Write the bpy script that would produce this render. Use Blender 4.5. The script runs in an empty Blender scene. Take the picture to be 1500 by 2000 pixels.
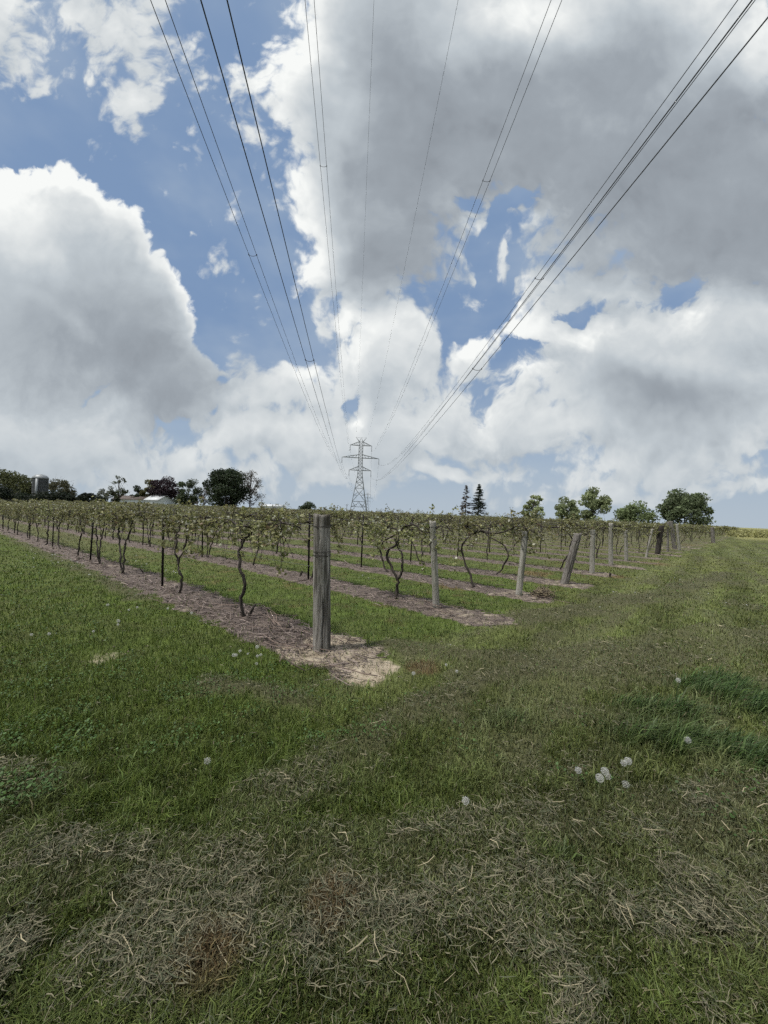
import bpy, math
from mathutils import Matrix, Vector, Euler
R=math.radians
F=750.0
ROLL=R(2.3); PITCH=R(0.15)
EYE=1.6
EXPO=0.7
CAMROT=Matrix.Rotation(PITCH,3,'X') @ Matrix(((math.cos(ROLL),-math.sin(ROLL),0),(0,0,1),(math.sin(ROLL),math.cos(ROLL),0)))
# columns act on (u, v, 1): right, up, forward
CAMROT=Matrix.Rotation(PITCH,3,'X') @ Matrix(((math.cos(ROLL),-math.sin(ROLL),0),(0,0,1),(math.sin(ROLL),math.cos(ROLL),0)))
def pdir(x,y):
    return CAMROT @ Vector(((x-750)/F,(1000-y)/F,1.0))
def make_camera():
    cam=bpy.data.cameras.new('camera'); o=bpy.data.objects.new('camera',cam)
    bpy.context.scene.collection.objects.link(o)
    cam.sensor_fit='VERTICAL'; cam.sensor_height=24; cam.lens=24*F/2000
    cam.clip_start=0.05; cam.clip_end=5000
    r=CAMROT@Vector((1,0,0)); u=CAMROT@Vector((0,1,0)); f=CAMROT@Vector((0,0,1))
    m=Matrix((( r.x,u.x,-f.x,0),(r.y,u.y,-f.y,0),(r.z,u.z,-f.z,EYE),(0,0,0,1)))
    o.matrix_world=m
    bpy.context.scene.camera=o

class NT:
    def __init__(s,nt): s.nt=nt
    def n(s,t,**k):
        nd=s.nt.nodes.new(t)
        for a,b in k.items(): setattr(nd,a,b)
        return nd
    def set(s,sock,v):
        if isinstance(v,bpy.types.NodeSocket): s.nt.links.new(v,sock)
        else: sock.default_value=v
    def m(s,op,a,b=None,c=None,clamp=False):
        nd=s.n('ShaderNodeMath',operation=op,use_clamp=clamp)
        for i,v in enumerate((a,b,c)):
            if v is not None: s.set(nd.inputs[i],v)
        return nd.outputs[0]
    def vm(s,op,a,b=None,sc=None,c=None):
        nd=s.n('ShaderNodeVectorMath',operation=op)
        s.set(nd.inputs[0],a)
        if b is not None: s.set(nd.inputs[1],b)
        if c is not None: s.set(nd.inputs[2],c)
        if sc is not None: s.set(nd.inputs['Scale'],sc)
        return nd.outputs['Value'] if op in('LENGTH','DOT_PRODUCT','DISTANCE') else nd.outputs['Vector']
    def mr(s,v,a,b,c=0.0,d=1.0,smooth=True):
        nd=s.n('ShaderNodeMapRange',interpolation_type='SMOOTHSTEP' if smooth else 'LINEAR')
        s.set(nd.inputs[0],v)
        for i,x in enumerate((a,b,c,d)): s.set(nd.inputs[1+i],x)
        return nd.outputs[0]
    def mix(s,f,a,b,mode='MIX'):
        nd=s.n('ShaderNodeMix',data_type='RGBA',blend_type=mode)
        s.set(nd.inputs[0],f)
        for i,v in ((6,a),(7,b)):
            if isinstance(v,tuple) and len(v)==3: v=(*v,1)
            s.set(nd.inputs[i],v)
        return nd.outputs[2]
    def noise(s,vec,scale,detail=4,rough=.5,dist=0,lac=2.0):
        nd=s.n('ShaderNodeTexNoise')
        if vec is not None: s.set(nd.inputs['Vector'],vec)
        for k,v in (('Scale',scale),('Detail',detail),('Roughness',rough),('Distortion',dist),('Lacunarity',lac)): s.set(nd.inputs[k],v)
        return nd.outputs['Fac']

def ellipses(t,uv,lst,k=.25,ref=110.0):
    """smooth union of soft ellipses, as a rough signed distance: positive inside, 0 on the outlines"""
    acc=None
    for e in lst:
        x,y,rx,ry=e[:4]; rot=e[4] if len(e)>4 else 0
        w=e[5] if len(e)>5 else (min(rx,ry)/ref)**.6
        mp=t.n('ShaderNodeMapping',vector_type='TEXTURE')
        t.set(mp.inputs['Vector'],uv if acc is None else t.vm('MULTIPLY_ADD',acc,(1e-7,1e-7,1e-7),c=uv))
        mp.inputs['Location'].default_value=((x-750)/F,(1000-y)/F,0)
        mp.inputs['Rotation'].default_value=(0,0,R(rot))
        mp.inputs['Scale'].default_value=(rx/F,ry/F,1)
        l=t.m('MULTIPLY_ADD',t.vm('LENGTH',mp.outputs[0]),-w,w)
        acc=l if acc is None else t.m('SMOOTH_MAX',acc,l,k)
    return acc

HEAP=[(40,570,250,262),(165,560,150,192),(245,620,140,150),(325,735,122,84,-28)]
CLOUDS=[(40,880,380,120,-4),(190,800,150,38,10),
 (-10,30,95,140,10,.42),(75,160,50,30,-30,.3),(230,20,105,190,14,.36),(285,150,25,60,10,.25),(420,140,30,60,20,.05),(420,430,25,60,10,.10),(360,448,14,12,0,.3),
 (800,130,270,330),(700,450,160,180),(580,390,50,35),(1200,180,380,330),(1450,400,400,190),(860,330,90,260),
 (740,700,110,160),(600,780,190,60),(890,690,75,60),(1085,665,95,75,20),(1300,760,310,200),(1500,640,190,150),(930,810,230,100),
 (385,885,90,35),(540,860,170,65),(750,860,180,95),(930,925,130,30),(1320,912,45,28),(620,640,22,25),(1200,560,150,60),(1400,880,150,40),(1150,940,120,20),(1290,965,330,22),(300,930,320,22),(1450,925,80,16),(620,915,70,30),(1020,560,25,16,0,.3),(985,480,22,30,0,.3),(1090,420,40,60)]
HOLES=[(1000,380,42,22,20),(940,420,20,40,-20),(885,385,18,25),(915,490,16,30),(985,570,38,24,20),(895,625,26,30),(1015,500,14,24),(1335,570,26,44,-35,.25),(1165,622,50,20,10,.25),(1000,690,50,22),(885,640,30,25),(690,650,14,45,10,.2),(705,805,18,30),(950,790,40,45)]
DARK=[(330,740,150,95,0,1.25),(230,670,180,130,0,.5),(1330,400,330,170),(780,490,90,110),(800,230,150,230),(980,250,180,150),(1200,150,150,100),(1440,300,150,150),(1290,790,110,35,-10)]
BRIGHT=[(30,420,90,80,-40),(70,500,60,35,-40),(130,640,50,14,-30),(200,355,120,22,-20),(300,430,30,70,25),(375,590,26,80,20),(680,230,60,80),(600,100,70,200),(600,450,60,120),(1090,30,90,60),(1480,120,60,80),(880,60,60,60),(1040,650,60,50),(720,640,70,80),(900,70,110,80),(1000,30,120,50)]

def make_sky(sun_el,sun_rot,strength=0.1):
    sc=bpy.context.scene
    w=bpy.data.worlds.new('World'); sc.world=w; w.use_nodes=True
    # density group
    g=bpy.data.node_groups.new('cloud_density','ShaderNodeTree')
    g.interface.new_socket('Direction',in_out='INPUT',socket_type='NodeSocketVector')
    g.interface.new_socket('Density',in_out='OUTPUT',socket_type='NodeSocketFloat')
    g.interface.new_socket('UV',in_out='OUTPUT',socket_type='NodeSocketVector')
    g.interface.new_socket('Fine',in_out='OUTPUT',socket_type='NodeSocketFloat')
    g.interface.new_socket('Soft',in_out='OUTPUT',socket_type='NodeSocketFloat')
    g.interface.new_socket('Heap',in_out='OUTPUT',socket_type='NodeSocketFloat')
    t=NT(g); gi=t.n('NodeGroupInput'); go=t.n('NodeGroupOutput')
    d=gi.outputs[0]
    rx=CAMROT@Vector((1,0,0)); ux=CAMROT@Vector((0,1,0)); fx=CAMROT@Vector((0,0,1))
    X=t.vm('DOT_PRODUCT',d,tuple(rx)); Z=t.vm('DOT_PRODUCT',d,tuple(ux)); Y=t.vm('DOT_PRODUCT',d,tuple(fx))
    Yc=t.m('MAXIMUM',Y,.08)
    cb=t.n('ShaderNodeCombineXYZ'); t.set(cb.inputs[0],t.m('DIVIDE',X,Yc)); t.set(cb.inputs[1],t.m('DIVIDE',Z,Yc))
    uv=cb.outputs[0]
    sp=t.n('ShaderNodeSeparateXYZ'); t.set(sp.inputs[0],d)
    zz=t.m('ADD',t.m('MAXIMUM',sp.outputs[2],0.0),.42)
    p=t.vm('SCALE',d,sc=t.m('DIVIDE',1.0,zz))
    # noise runs over the tangent plane ahead and over the sphere elsewhere
    fw=t.mr(Y,.2,.42)
    mx=t.n('ShaderNodeMix',data_type='VECTOR'); t.set(mx.inputs[0],fw); t.set(mx.inputs[4],t.vm('SCALE',p,sc=1.4)); t.set(mx.inputs[5],uv); q=mx.outputs[1]
    n1=t.n('ShaderNodeTexNoise',noise_dimensions='2D'); t.set(n1.inputs['Vector'],q); n1.inputs['Scale'].default_value=3.2; n1.inputs['Detail'].default_value=4; n1.inputs['Roughness'].default_value=.55
    wv=t.vm('SUBTRACT',n1.outputs['Color'],(.5,.5,.5))
    uvw=t.vm('ADD',uv,t.vm('SCALE',wv,sc=.26))
    def n2d(vec,scale,detail,rough=.5):
        nd=t.n('ShaderNodeTexNoise',noise_dimensions='2D'); t.set(nd.inputs['Vector'],vec)
        for k,v in (('Scale',scale),('Detail',detail),('Roughness',rough)): nd.inputs[k].default_value=v
        return nd.outputs['Fac']
    bil=lambda sc: t.m('ABSOLUTE',t.m('SUBTRACT',n2d(pb,sc,1,.4),.5))
    pb=t.vm('ADD',q,t.vm('SCALE',wv,sc=.12))
    uvs=t.vm('ADD',uv,t.vm('SCALE',wv,sc=.10))
    Bh=ellipses(t,uvs,HEAP,.15); amp=t.mr(Bh,-.45,-.1,1,.50)
    B=t.m('SMOOTH_MAX',ellipses(t,uvw,CLOUDS,.22),Bh,.05)
    B2=t.m('MAXIMUM',B,-1.2)
    B2=t.m('MAXIMUM',B2,t.mr(Y,.25,.48,.30,-1.2))  # unseen cloud cover added overhead and behind to brighten and warm the ground
    Hh=ellipses(t,uvw,HOLES,.2)
    Hh=t.m('ADD',Hh,t.m('MULTIPLY',t.m('SUBTRACT',n2d(uvw,13.0,4,.6),.5),.9))
    base=t.m('SUBTRACT',B2,t.m('MULTIPLY',t.m('MAXIMUM',t.m('ADD',Hh,.22),0.0),1.2))
    lo=t.m('ADD',t.m('MULTIPLY',n2d(q,3.4,2),.6),t.m('MULTIPLY',n2d(q,8.5,2),.4))
    Dlo=t.m('MULTIPLY',t.m('SUBTRACT',lo,.5),1.2)
    Dlo=t.m('ADD',Dlo,t.m('MULTIPLY',t.m('SUBTRACT',bil(7.0),.1),.9))
    Dlo=t.m('ADD',Dlo,t.m('MULTIPLY',t.m('SUBTRACT',bil(15.0),.1),.6))
    Dlo=t.m('MULTIPLY_ADD',Dlo,amp,base)
    hi=n2d(pb,26.0,7,.6)
    D=t.m('ADD',t.m('MULTIPLY',t.m('SUBTRACT',hi,.5),.55),t.m('MULTIPLY',t.m('SUBTRACT',bil(33.0),.1),.35))
    D=t.m('MULTIPLY_ADD',D,t.m('MULTIPLY_ADD',amp,1.1,-.1),Dlo)
    t.set(go.inputs[0],D); t.set(go.inputs[1],uvw); t.set(go.inputs[2],hi); t.set(go.inputs[3],Dlo); t.set(go.inputs[4],Bh)
    # world
    t=NT(w.node_tree)
    for n in list(w.node_tree.nodes): w.node_tree.nodes.remove(n)
    out=t.n('ShaderNodeOutputWorld'); bg=t.n('ShaderNodeBackground'); bg.inputs[1].default_value=strength
    t.set(out.inputs[0],bg.outputs[0])
    tc=t.n('ShaderNodeTexCoord'); d=t.vm('NORMALIZE',tc.outputs['Generated'])
    sky=t.n('ShaderNodeTexSky',sky_type='NISHITA'); sky.sun_disc=False; sky.sun_elevation=sun_el; sky.sun_rotation=sun_rot
    sky.air_density=1.0; sky.dust_density=1.5; sky.ozone_density=1.5
    g1=t.n('ShaderNodeGroup'); g1.node_tree=g; t.set(g1.inputs[0],d)
    g2=t.n('ShaderNodeGroup'); g2.node_tree=g; t.set(g2.inputs[0],t.vm('ADD',d,(-0.02,0,.045)))
    D=g1.outputs[0]; uv=g1.outputs[1]; fine=g1.outputs[2]
    heap=t.mr(g1.outputs[4],-.4,-.1); a=t.mr(D,t.m('MULTIPLY_ADD',heap,.09,-.10),t.m('MULTIPLY_ADD',heap,-.16,.26))
    thick=t.mr(D,.0,1.1)
    dk=t.mr(ellipses(t,uv,DARK,.5),-.7,.7)
    br=t.mr(ellipses(t,uv,BRIGHT,.4),-.5,.6)
    lit=t.m('SUBTRACT',g1.outputs[3],g2.outputs[3])
    calm=t.mr(D,.25,1.1,1,.45)
    s=t.m('ADD',.765,t.m('MULTIPLY',t.m('MULTIPLY',lit,calm),.36))
    s=t.m('SUBTRACT',s,t.m('MULTIPLY',thick,.14))
    s=t.m('SUBTRACT',s,t.m('MULTIPLY',dk,.41))
    s=t.m('ADD',s,t.m('MULTIPLY',br,.20))
    s=t.m('ADD',s,t.m('MULTIPLY',t.m('MULTIPLY',t.m('SUBTRACT',fine,.5),calm),.26))
    su=t.n('ShaderNodeSeparateXYZ'); t.set(su.inputs[0],uv)
    rim=t.m('MULTIPLY',t.m('MULTIPLY',heap,t.mr(D,.03,.36,1,0)),t.mr(su.outputs[1],.32,.46))
    s=t.m('MULTIPLY_ADD',rim,.26,s,clamp=True)
    sc_=1/strength/2**EXPO
    def c(r,g_,b): # sRGB 0-255 to scene value
        f=lambda v:((v/255+.055)/1.055)**2.4*sc_
        return (f(r),f(g_),f(b))
    ramp=t.n('ShaderNodeValToRGB'); t.set(ramp.inputs[0],s)
    cr=ramp.color_ramp
    stops=[(0,(138,145,153)),(.3,(158,166,174)),(.6,(190,198,204)),(.85,(224,228,229)),(1,(248,250,248))]
    while len(cr.elements)<len(stops): cr.elements.new(.5)
    for e,(pp,cc) in zip(cr.elements,stops):
        e.position=pp; v=c(*cc); e.color=(v[0]/sc_,v[1]/sc_,v[2]/sc_,1)
    ccol=t.mix(1.0,ramp.outputs[0],(sc_,sc_,sc_),'MULTIPLY')
    # blue sky: the sky texture, toned to the photograph's haze
    bl=t.mix(.94,t.mix(1.0,sky.outputs[0],(0.9,.9,.95),'MULTIPLY'),c(124,150,185))
    sp=t.n('ShaderNodeSeparateXYZ'); t.set(sp.inputs[0],d)
    hz=t.mr(sp.outputs[2],0.0,.42,1,0)
    bl=t.mix(t.m('MULTIPLY',hz,.85),bl,c(170,187,203))
    veil=t.noise(t.vm('MULTIPLY',d,(2.2,2.2,4.0)),1.6,4,.55); bl=t.mix(t.mr(veil,.38,.72,0,.42),bl,c(178,192,206))
    col=t.mix(a,bl,ccol)
    hz2=t.mr(sp.outputs[2],-.02,.16,.62,0)
    col=t.mix(hz2,col,c(184,194,202))
    t.set(bg.inputs[0],col)
    w.cycles.sampling_method='MANUAL'; w.cycles.sample_map_resolution=512
    return w
NGRASS,NHAY,NTWIG,NCLOV=420000,260000,60000,110000
import numpy as np, random
random.seed(7); rng=np.random.default_rng(7)
SC=bpy.context.scene; COL=SC.collection
# ------------------------------------------------------------------ helpers
class Geo:
    """collects vertices, faces and a colour per vertex, and links them as one mesh object"""
    def __init__(s): s.v=[]; s.c=[]; s.q=[]; s.t=[]; s.n=0
    def add(s,v,q=None,t=None,c=None):
        v=np.asarray(v,float).reshape(-1,3)
        if q is not None and len(q): s.q.append(np.asarray(q,int).reshape(-1,4)+s.n)
        if t is not None and len(t): s.t.append(np.asarray(t,int).reshape(-1,3)+s.n)
        if c is None: c=(1,1,1)
        c=np.asarray(c,float)
        if c.ndim==1: c=np.tile(c,(len(v),1))
        s.v.append(v); s.c.append(c); s.n+=len(v)
    def tube(s,pts,rad,n=6,c=None,cap=True,wob=0.0):
        pts=np.asarray(pts,float); m=len(pts); rad=np.broadcast_to(np.asarray(rad,float),(m,))
        tan=np.gradient(pts,axis=0); tan/=np.linalg.norm(tan,axis=1)[:,None]+1e-9
        ref=np.array((0,0,1.)) if abs(tan[:,2]).mean()<.75 else np.array((1.,0,0))
        a=np.cross(tan,ref); a/=np.linalg.norm(a,axis=1)[:,None]+1e-9
        b=np.cross(tan,a)
        th=np.arange(n)/n*2*np.pi
        rr=rad[:,None]*(1+(rng.uniform(-wob,wob,(m,n)) if wob else 0))
        ring=pts[:,None]+rr[...,None]*(np.cos(th)[None,:,None]*a[:,None]+np.sin(th)[None,:,None]*b[:,None])
        v=ring.reshape(-1,3)
        i=np.arange(m-1)[:,None]*n; j=np.arange(n)[None]; k=(j+1)%n
        q=np.stack([i+j,i+k,i+n+k,i+n+j],-1).reshape(-1,4)
        t=[]
        if cap:
            v=np.vstack([v,pts[:1],pts[-1:]]); e=m*n
            for jj in range(n):
                t.append((e,(jj+1)%n,jj)); t.append((e+1,(m-1)*n+jj,(m-1)*n+(jj+1)%n))
        s.add(v,q,t,c)
    def box(s,c,d,rot=0,col=None):
        x,y,z=np.array(d)/2
        v=np.array([(-x,-y,-z),(x,-y,-z),(x,y,-z),(-x,y,-z),(-x,-y,z),(x,-y,z),(x,y,z),(-x,y,z)])
        cs,sn=math.cos(rot),math.sin(rot); v=v@np.array([[cs,sn,0],[-sn,cs,0],[0,0,1]])+np.array(c)
        s.add(v,[(0,3,2,1),(4,5,6,7),(0,1,5,4),(1,2,6,5),(2,3,7,6),(3,0,4,7)],c=col)
    def arrays(s):
        v=np.vstack(s.v); c=np.vstack(s.c)
        q=np.vstack(s.q) if s.q else np.zeros((0,4),int); t=np.vstack(s.t) if s.t else np.zeros((0,3),int)
        return v,c,q,t
    def mesh(s,name,mat,smooth=False):
        v,c,q,t=s.arrays(); me=bpy.data.meshes.new(name)
        me.vertices.add(len(v)); me.vertices.foreach_set('co',v.astype('f').ravel())
        nl=len(q)*4+len(t)*3; me.loops.add(nl); me.polygons.add(len(q)+len(t))
        me.loops.foreach_set('vertex_index',np.concatenate([q.ravel(),t.ravel()]).astype('i'))
        st=np.concatenate([np.arange(len(q))*4,len(q)*4+np.arange(len(t))*3]).astype('i')
        me.polygons.foreach_set('loop_start',st)
        if smooth: me.polygons.foreach_set('use_smooth',np.ones(len(st),bool))
        a=me.attributes.new('tint','FLOAT_COLOR','POINT')
        a.data.foreach_set('color',np.hstack([c,np.ones((len(c),1))]).astype('f').ravel())
        me.update(calc_edges=True); me.materials.append(mat)
        return me
    def build(s,name,mat,parent=None,smooth=False):
        return link(name,s.mesh(name,mat,smooth),parent)
def link(name,data,parent=None):
    o=bpy.data.objects.new(name,data); COL.objects.link(o)
    if parent: o.parent=parent
    return o
def tag(o,label=None,cat=None,group=None,kind=None):
    for k,v in (('label',label),('category',cat),('group',group),('kind',kind)):
        if v: o[k]=v
    return o
def thing(name,label,cat,loc=(0,0,0),rz=0,group=None):
    o=link(name,None); o.location=loc; o.rotation_euler=(0,0,rz); return tag(o,label,cat,group)
def copy_thing(o,label=None):
    c=o.copy(); COL.objects.link(c)
    for ch in KIDS.get(o.name,[]):
        d=ch.copy(); COL.objects.link(d); d.parent=c
    if label: c['label']=label
    return c
KIDS={}
def kids(o,*a): KIDS[o.name]=list(a)
def world(x,y,depth):
    d=pdir(x,y); return np.array(d)*depth/d.y+np.array((0,0,EYE))
def gpx(x,y):
    d=pdir(x,y); k=EYE/-d.z; return np.array((d.x*k,d.y*k))
def project(p):
    d=CAMROT.transposed()@Vector((p[0],p[1],p[2]-EYE)); return 750+F*d.x/d.z,1000-F*d.y/d.z
def hash2(i,j,s):
    n=(i.astype(np.int64)*374761393+j.astype(np.int64)*668265263+s*974711)&0x7fffffff
    n=((n^(n>>13))*1274126177)&0x7fffffff; n=n^(n>>16)
    return (n%100003)/100003.
def vnoise(x,y,s=0):
    i=np.floor(x); j=np.floor(y); f=x-i; g=y-j; f=f*f*(3-2*f); g=g*g*(3-2*g)
    i=i.astype(np.int64); j=j.astype(np.int64)
    return (hash2(i,j,s)*(1-f)+hash2(i+1,j,s)*f)*(1-g)+(hash2(i,j+1,s)*(1-f)+hash2(i+1,j+1,s)*f)*g
def fbm(x,y,s=0,o=4):
    a=0;w=.5;tot=0
    for k in range(o): a=a+w*vnoise(x*2**k,y*2**k,s+k*17); tot+=w; w*=.55
    return a/tot
def sstep(x,a,b):
    t=np.clip((x-a)/(b-a),0,1); return t*t*(3-2*t)
ONES='zero first second third fourth fifth sixth seventh eighth ninth tenth eleventh twelfth thirteenth fourteenth fifteenth sixteenth seventeenth eighteenth nineteenth'.split()
def ordinal(n):
    if n<20: return ONES[n]
    t=['','','twent','thirt','fort','fift','sixt'][n//10]
    return t+'ieth' if n%10==0 else t+'y-'+ONES[n%10]
# ------------------------------------------------------------------ vineyard frame: s across the rows, t along a row away from the headland
P0=gpx(628,1268); HD=np.array((.649,.760)); RD=np.array((-.760,.649))
RS=np.array([0,2.64,4.98,7.26,10.1,13.2,15.8,18.5,21.75,24.8,28.3]+[28.3+2.75*q for q in range(1,36)])   # where each row stands
def st2xy(s,t): return P0[0]+s*HD[0]+t*RD[0],P0[1]+s*HD[1]+t*RD[1]
def xy2st(x,y):
    a=x-P0[0]; b=y-P0[1]; return a*HD[0]+b*HD[1],a*RD[0]+b*RD[1]
def segdist(x,y,pl,wobble=None):
    d=np.full(np.shape(x),1e9)
    for (a,b) in zip(pl[:-1],pl[1:]):
        a=np.array(a);b=np.array(b); e=b-a; k=np.clip(((x-a[0])*e[0]+(y-a[1])*e[1])/(e@e),0,1)
        d=np.minimum(d,np.hypot(x-a[0]-k*e[0],y-a[1]-k*e[1]))
    return d
PL=lambda *p:[tuple(gpx(*q)) for q in p]
WINDROWS=[(PL((500,1580),(600,1530),(720,1450),(800,1400),(900,1360),(1030,1310),(1180,1262),(1400,1225)),.17),
 (PL((-300,1650),(0,1700),(250,1720),(520,1690),(760,1660),(1000,1640),(1250,1600),(1500,1560)),.16),
 (PL((250,1900),(600,1800),(900,1790),(1250,1780),(1600,1760),(1900,1740)),.20),
 (PL((780,1262),(900,1285),(1010,1290),(1120,1300)),.22),(PL((1130,1395),(1220,1405),(1310,1425)),.15),
 (PL((-60,1500),(40,1530),(120,1545)),.12),(PL((420,1340),(520,1350),(600,1380)),.10),
 (PL((40,1043),(130,1082),(220,1125),(290,1165)),.28),(PL((1000,1215),(1150,1190),(1330,1150),(1420,1120)),.3),(PL((1160,1330),(1330,1280),(1500,1240)),.3),(PL((1230,1640),(1350,1620),(1480,1600)),.10)]
TUFT=[(gpx(1300,1425),.42),(gpx(1420,1360),.45),(gpx(1460,1480),.32),(gpx(980,1410),.10),(gpx(1090,1700),.12)]
DEAD=[(gpx(415,1890),.16),(gpx(830,1308),.20),(gpx(640,1790),.13),(gpx(1040,1120),.6),(gpx(1270,1100),.8),(gpx(1190,1125),.5),(gpx(880,1145),.5),(gpx(1350,1065),1.0)]
BARE=[(gpx(195,1285),.22),(gpx(705,1322),.225),(gpx(735,1303),.22),(gpx(900,1222),.36)]
def zones(x,y):
    """how much each ground cover holds at a point: bed, bare soil, hay, dead grass, long grass, lush turf"""
    s,t=xy2st(x,y); d=np.hypot(x,y)
    n1=fbm(x*.9,y*.9,3); n2=fbm(x*3.1,y*3.1,11); n3=fbm(x*.25,y*.25,23)
    k=np.searchsorted((RS[1:]+RS[:-1])/2,s); ds=np.abs(s-RS[k]+.25*(n1-.5)); te=-.065*RS[k]
    end=te-.55-.5*vnoise(k*3.3,k*0.,5)
    w=.43+.42*(n2-.5)+.28*(fbm(x*7.,y*7.,91)-.5)+.08*(vnoise(k*1.7,t*.13,2)-.5)
    bed=sstep(w-ds,-.06,.06)*sstep(t-end+.5*(n2-.5)-.25*ds,-.12,.12)
    bed=np.where((s<-1)|(t>140),0,bed)*np.where(k>5,.6+.4*sstep(n1,.35,.6),1)
    bare=0*x
    for (c,r) in BARE: bare=np.maximum(bare,(1 if .218<r<.23 and c[0]>-1 else .62)*sstep(r-np.hypot(x-c[0],y-c[1])*(1+.9*(n2-.5))+.5*r*(n1-.5)*2,-.55*r,.6*r)*.8)
    soil=np.maximum(bare,bed*sstep(.55+te-t+1.2*(n2-.5),-.3,.5)*.8)
    soil=np.maximum(soil*np.where(k>0,.62,1),bed*sstep(n2,.58,.70)*.45)
    tt=t+.065*np.maximum(s,0); inrow=sstep(tt,-.9,-.2)*sstep(s,-.5,-.1)
    head=sstep(-tt+ .4*(n1-.5),.3,1.0)*sstep(s+.8*(n1-.5),-1.3,-.2)   # the mown headland strip
    hay=0*x
    for pl,wd in WINDROWS:
        q=segdist(x+.25*(n1-.5),y+.25*(n2-.5),pl); hay=np.maximum(hay,sstep(wd*(1.5*n2+.35)-q,-.10,.10)*(.55+.45*sstep(n1,.3,.6)))
    al=(x*HD[0]+y*HD[1]); ac=(x*RD[0]+y*RD[1])
    streak=fbm(al*.55,ac*2.6,41)
    hay=np.maximum(hay,.7*head*sstep(streak,.56,.72)); near=sstep(2.0-y+.5*(n1-.5),-.1,.5)
    hay=np.maximum(hay,near*sstep(n1+.6*(n2-.5),.55,.66)*.85)
    hay=hay*(1-bed)*(1-bare)
    dead=0*x
    for (c,r) in DEAD: dead=np.maximum(dead,sstep(r-np.hypot(x-c[0],y-c[1])+.5*r*(n2-.5)*2,-.1*r,.5*r))
    dead=np.maximum(dead,bed*0+.5*inrow*sstep(n2,.62,.75)*(1-bed))*(1-bare)
    tuft=0*x
    for (c,r) in TUFT: tuft=np.maximum(tuft,sstep(r-np.hypot(x-c[0],y-c[1])+r*(n2-.5)*2.2,-.2,.22))
    tuft=tuft*(1-hay)
    lush=np.clip(1-head*.8-near*.3,0,1)*(.78+.5*(n1-.5))
    return dict(x=x,y=y,s=s,t=t,bed=bed,soil=np.clip(soil,0,1),hay=np.clip(hay,0,1),dead=np.clip(dead,0,1),tuft=tuft,lush=np.clip(lush,0,1),head=head,inrow=inrow,n1=n1,n2=n2,n3=n3,near=near,d=d)
def height(x,y,z=None):   # the land falls gently away to the left
    z=z or zones(x,y)
    f=1/(1+(z['d']/25)**2)
    return -.022*np.clip(-x-3,0,40)*(1-sstep(y,75,105))+f*(.05*(z['n1']-.5)+.02*(z['n2']-.5))+z['bed']*.03+.034*z['hay']*f-.03*z['soil']*f*(z['d']<9)
def hz(x,y): return float(height(np.array([float(x)]),np.array([float(y)]))[0])
def turf_colour(z):
    lush=np.array((.072,.104,.021)); olive=np.array((.112,.132,.046)); bright=np.array((.085,.120,.030)); dry=np.array((.150,.148,.092)); brown=np.array((.155,.112,.060)); blue=np.array((.050,.092,.028)); yel=np.array((.118,.125,.042))
    L=lambda a,b,f:a*(1-f[:,None])+b*f[:,None]
    c=L(np.tile(olive,(len(z['d']),1)),np.tile(lush,(len(z['d']),1)),z['lush'])
    c=L(c,bright,z['inrow']*.75); c=L(c,np.array((.118,.118,.062)),.75*z['inrow']*sstep(z['d']+8*(z['n3']-.5),8,24))
    c=L(c,yel,sstep(z['n3']+.4*(z['n2']-.5),.5,.75)*.5)
    c=c*(.72+.56*sstep(fbm(z['x']*6.5,z['y']*6.5,61),.3,.7))[:,None]
    al=z['x']*HD[0]+z['y']*HD[1]; ac=z['x']*RD[0]+z['y']*RD[1]; band=.5+.5*np.sin(ac*2*np.pi/1.25+3*fbm(al*.12,ac*.3,71)+.8*np.sin(al*.35)); c=c*(1+.48*(z['head']*(band-.5)))[:,None]
    c=L(c,dry,z['head']*sstep(fbm(al*.5,ac*3.2,77)+.25*(band-.5),.52,.70)*.36)
    c=L(c,dry,z['hay']*.30); c=L(c,blue,z['tuft']*.9); c=L(c,brown,z['dead']*.95)
    return c
# ------------------------------------------------------------------ materials
def pmat(name,rough=.8,spec=.3):
    m=bpy.data.materials.new(name); m.use_nodes=True; t=NT(m.node_tree)
    b=m.node_tree.nodes['Principled BSDF']; b.inputs['Roughness'].default_value=rough; b.inputs['Specular IOR Level'].default_value=spec
    return m,t,b
def attr(t,name='tint'):
    a=t.n('ShaderNodeAttribute',attribute_name=name); return a
def bump(t,b,h,strength=.5,dist=.02):
    n=t.n('ShaderNodeBump'); n.inputs['Strength'].default_value=strength; n.inputs['Distance'].default_value=dist
    t.set(n.inputs['Height'],h); t.set(b.inputs['Normal'],n.outputs[0])
def objco(t): return t.n('ShaderNodeTexCoord').outputs['Object']
def leaf_mat(name,trans=.35,rough=.6,vary=.0):
    m=bpy.data.materials.new(name); m.use_nodes=True; t=NT(m.node_tree); nt=m.node_tree
    b=nt.nodes['Principled BSDF']; b.inputs['Roughness'].default_value=rough; b.inputs['Specular IOR Level'].default_value=.25
    a=attr(t); col=a.outputs['Color']
    if vary:
        oi=t.n('ShaderNodeObjectInfo'); hs=t.n('ShaderNodeHueSaturation'); t.set(hs.inputs['Value'],t.mr(oi.outputs['Random'],0,1,1-vary,1+vary,False)); t.set(hs.inputs['Hue'],t.mr(oi.outputs['Random'],0,1,.488,.512,False)); t.set(hs.inputs['Color'],col); col=hs.outputs[0]
    t.set(b.inputs['Base Color'],col)
    tr=t.n('ShaderNodeBsdfTranslucent'); t.set(tr.inputs['Color'],col)
    mx=t.n('ShaderNodeMixShader'); mx.inputs[0].default_value=trans
    t.set(mx.inputs[1],b.outputs[0]); t.set(mx.inputs[2],tr.outputs[0]); t.set(nt.nodes['Material Output'].inputs[0],mx.outputs[0])
    return m
M={}
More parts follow.
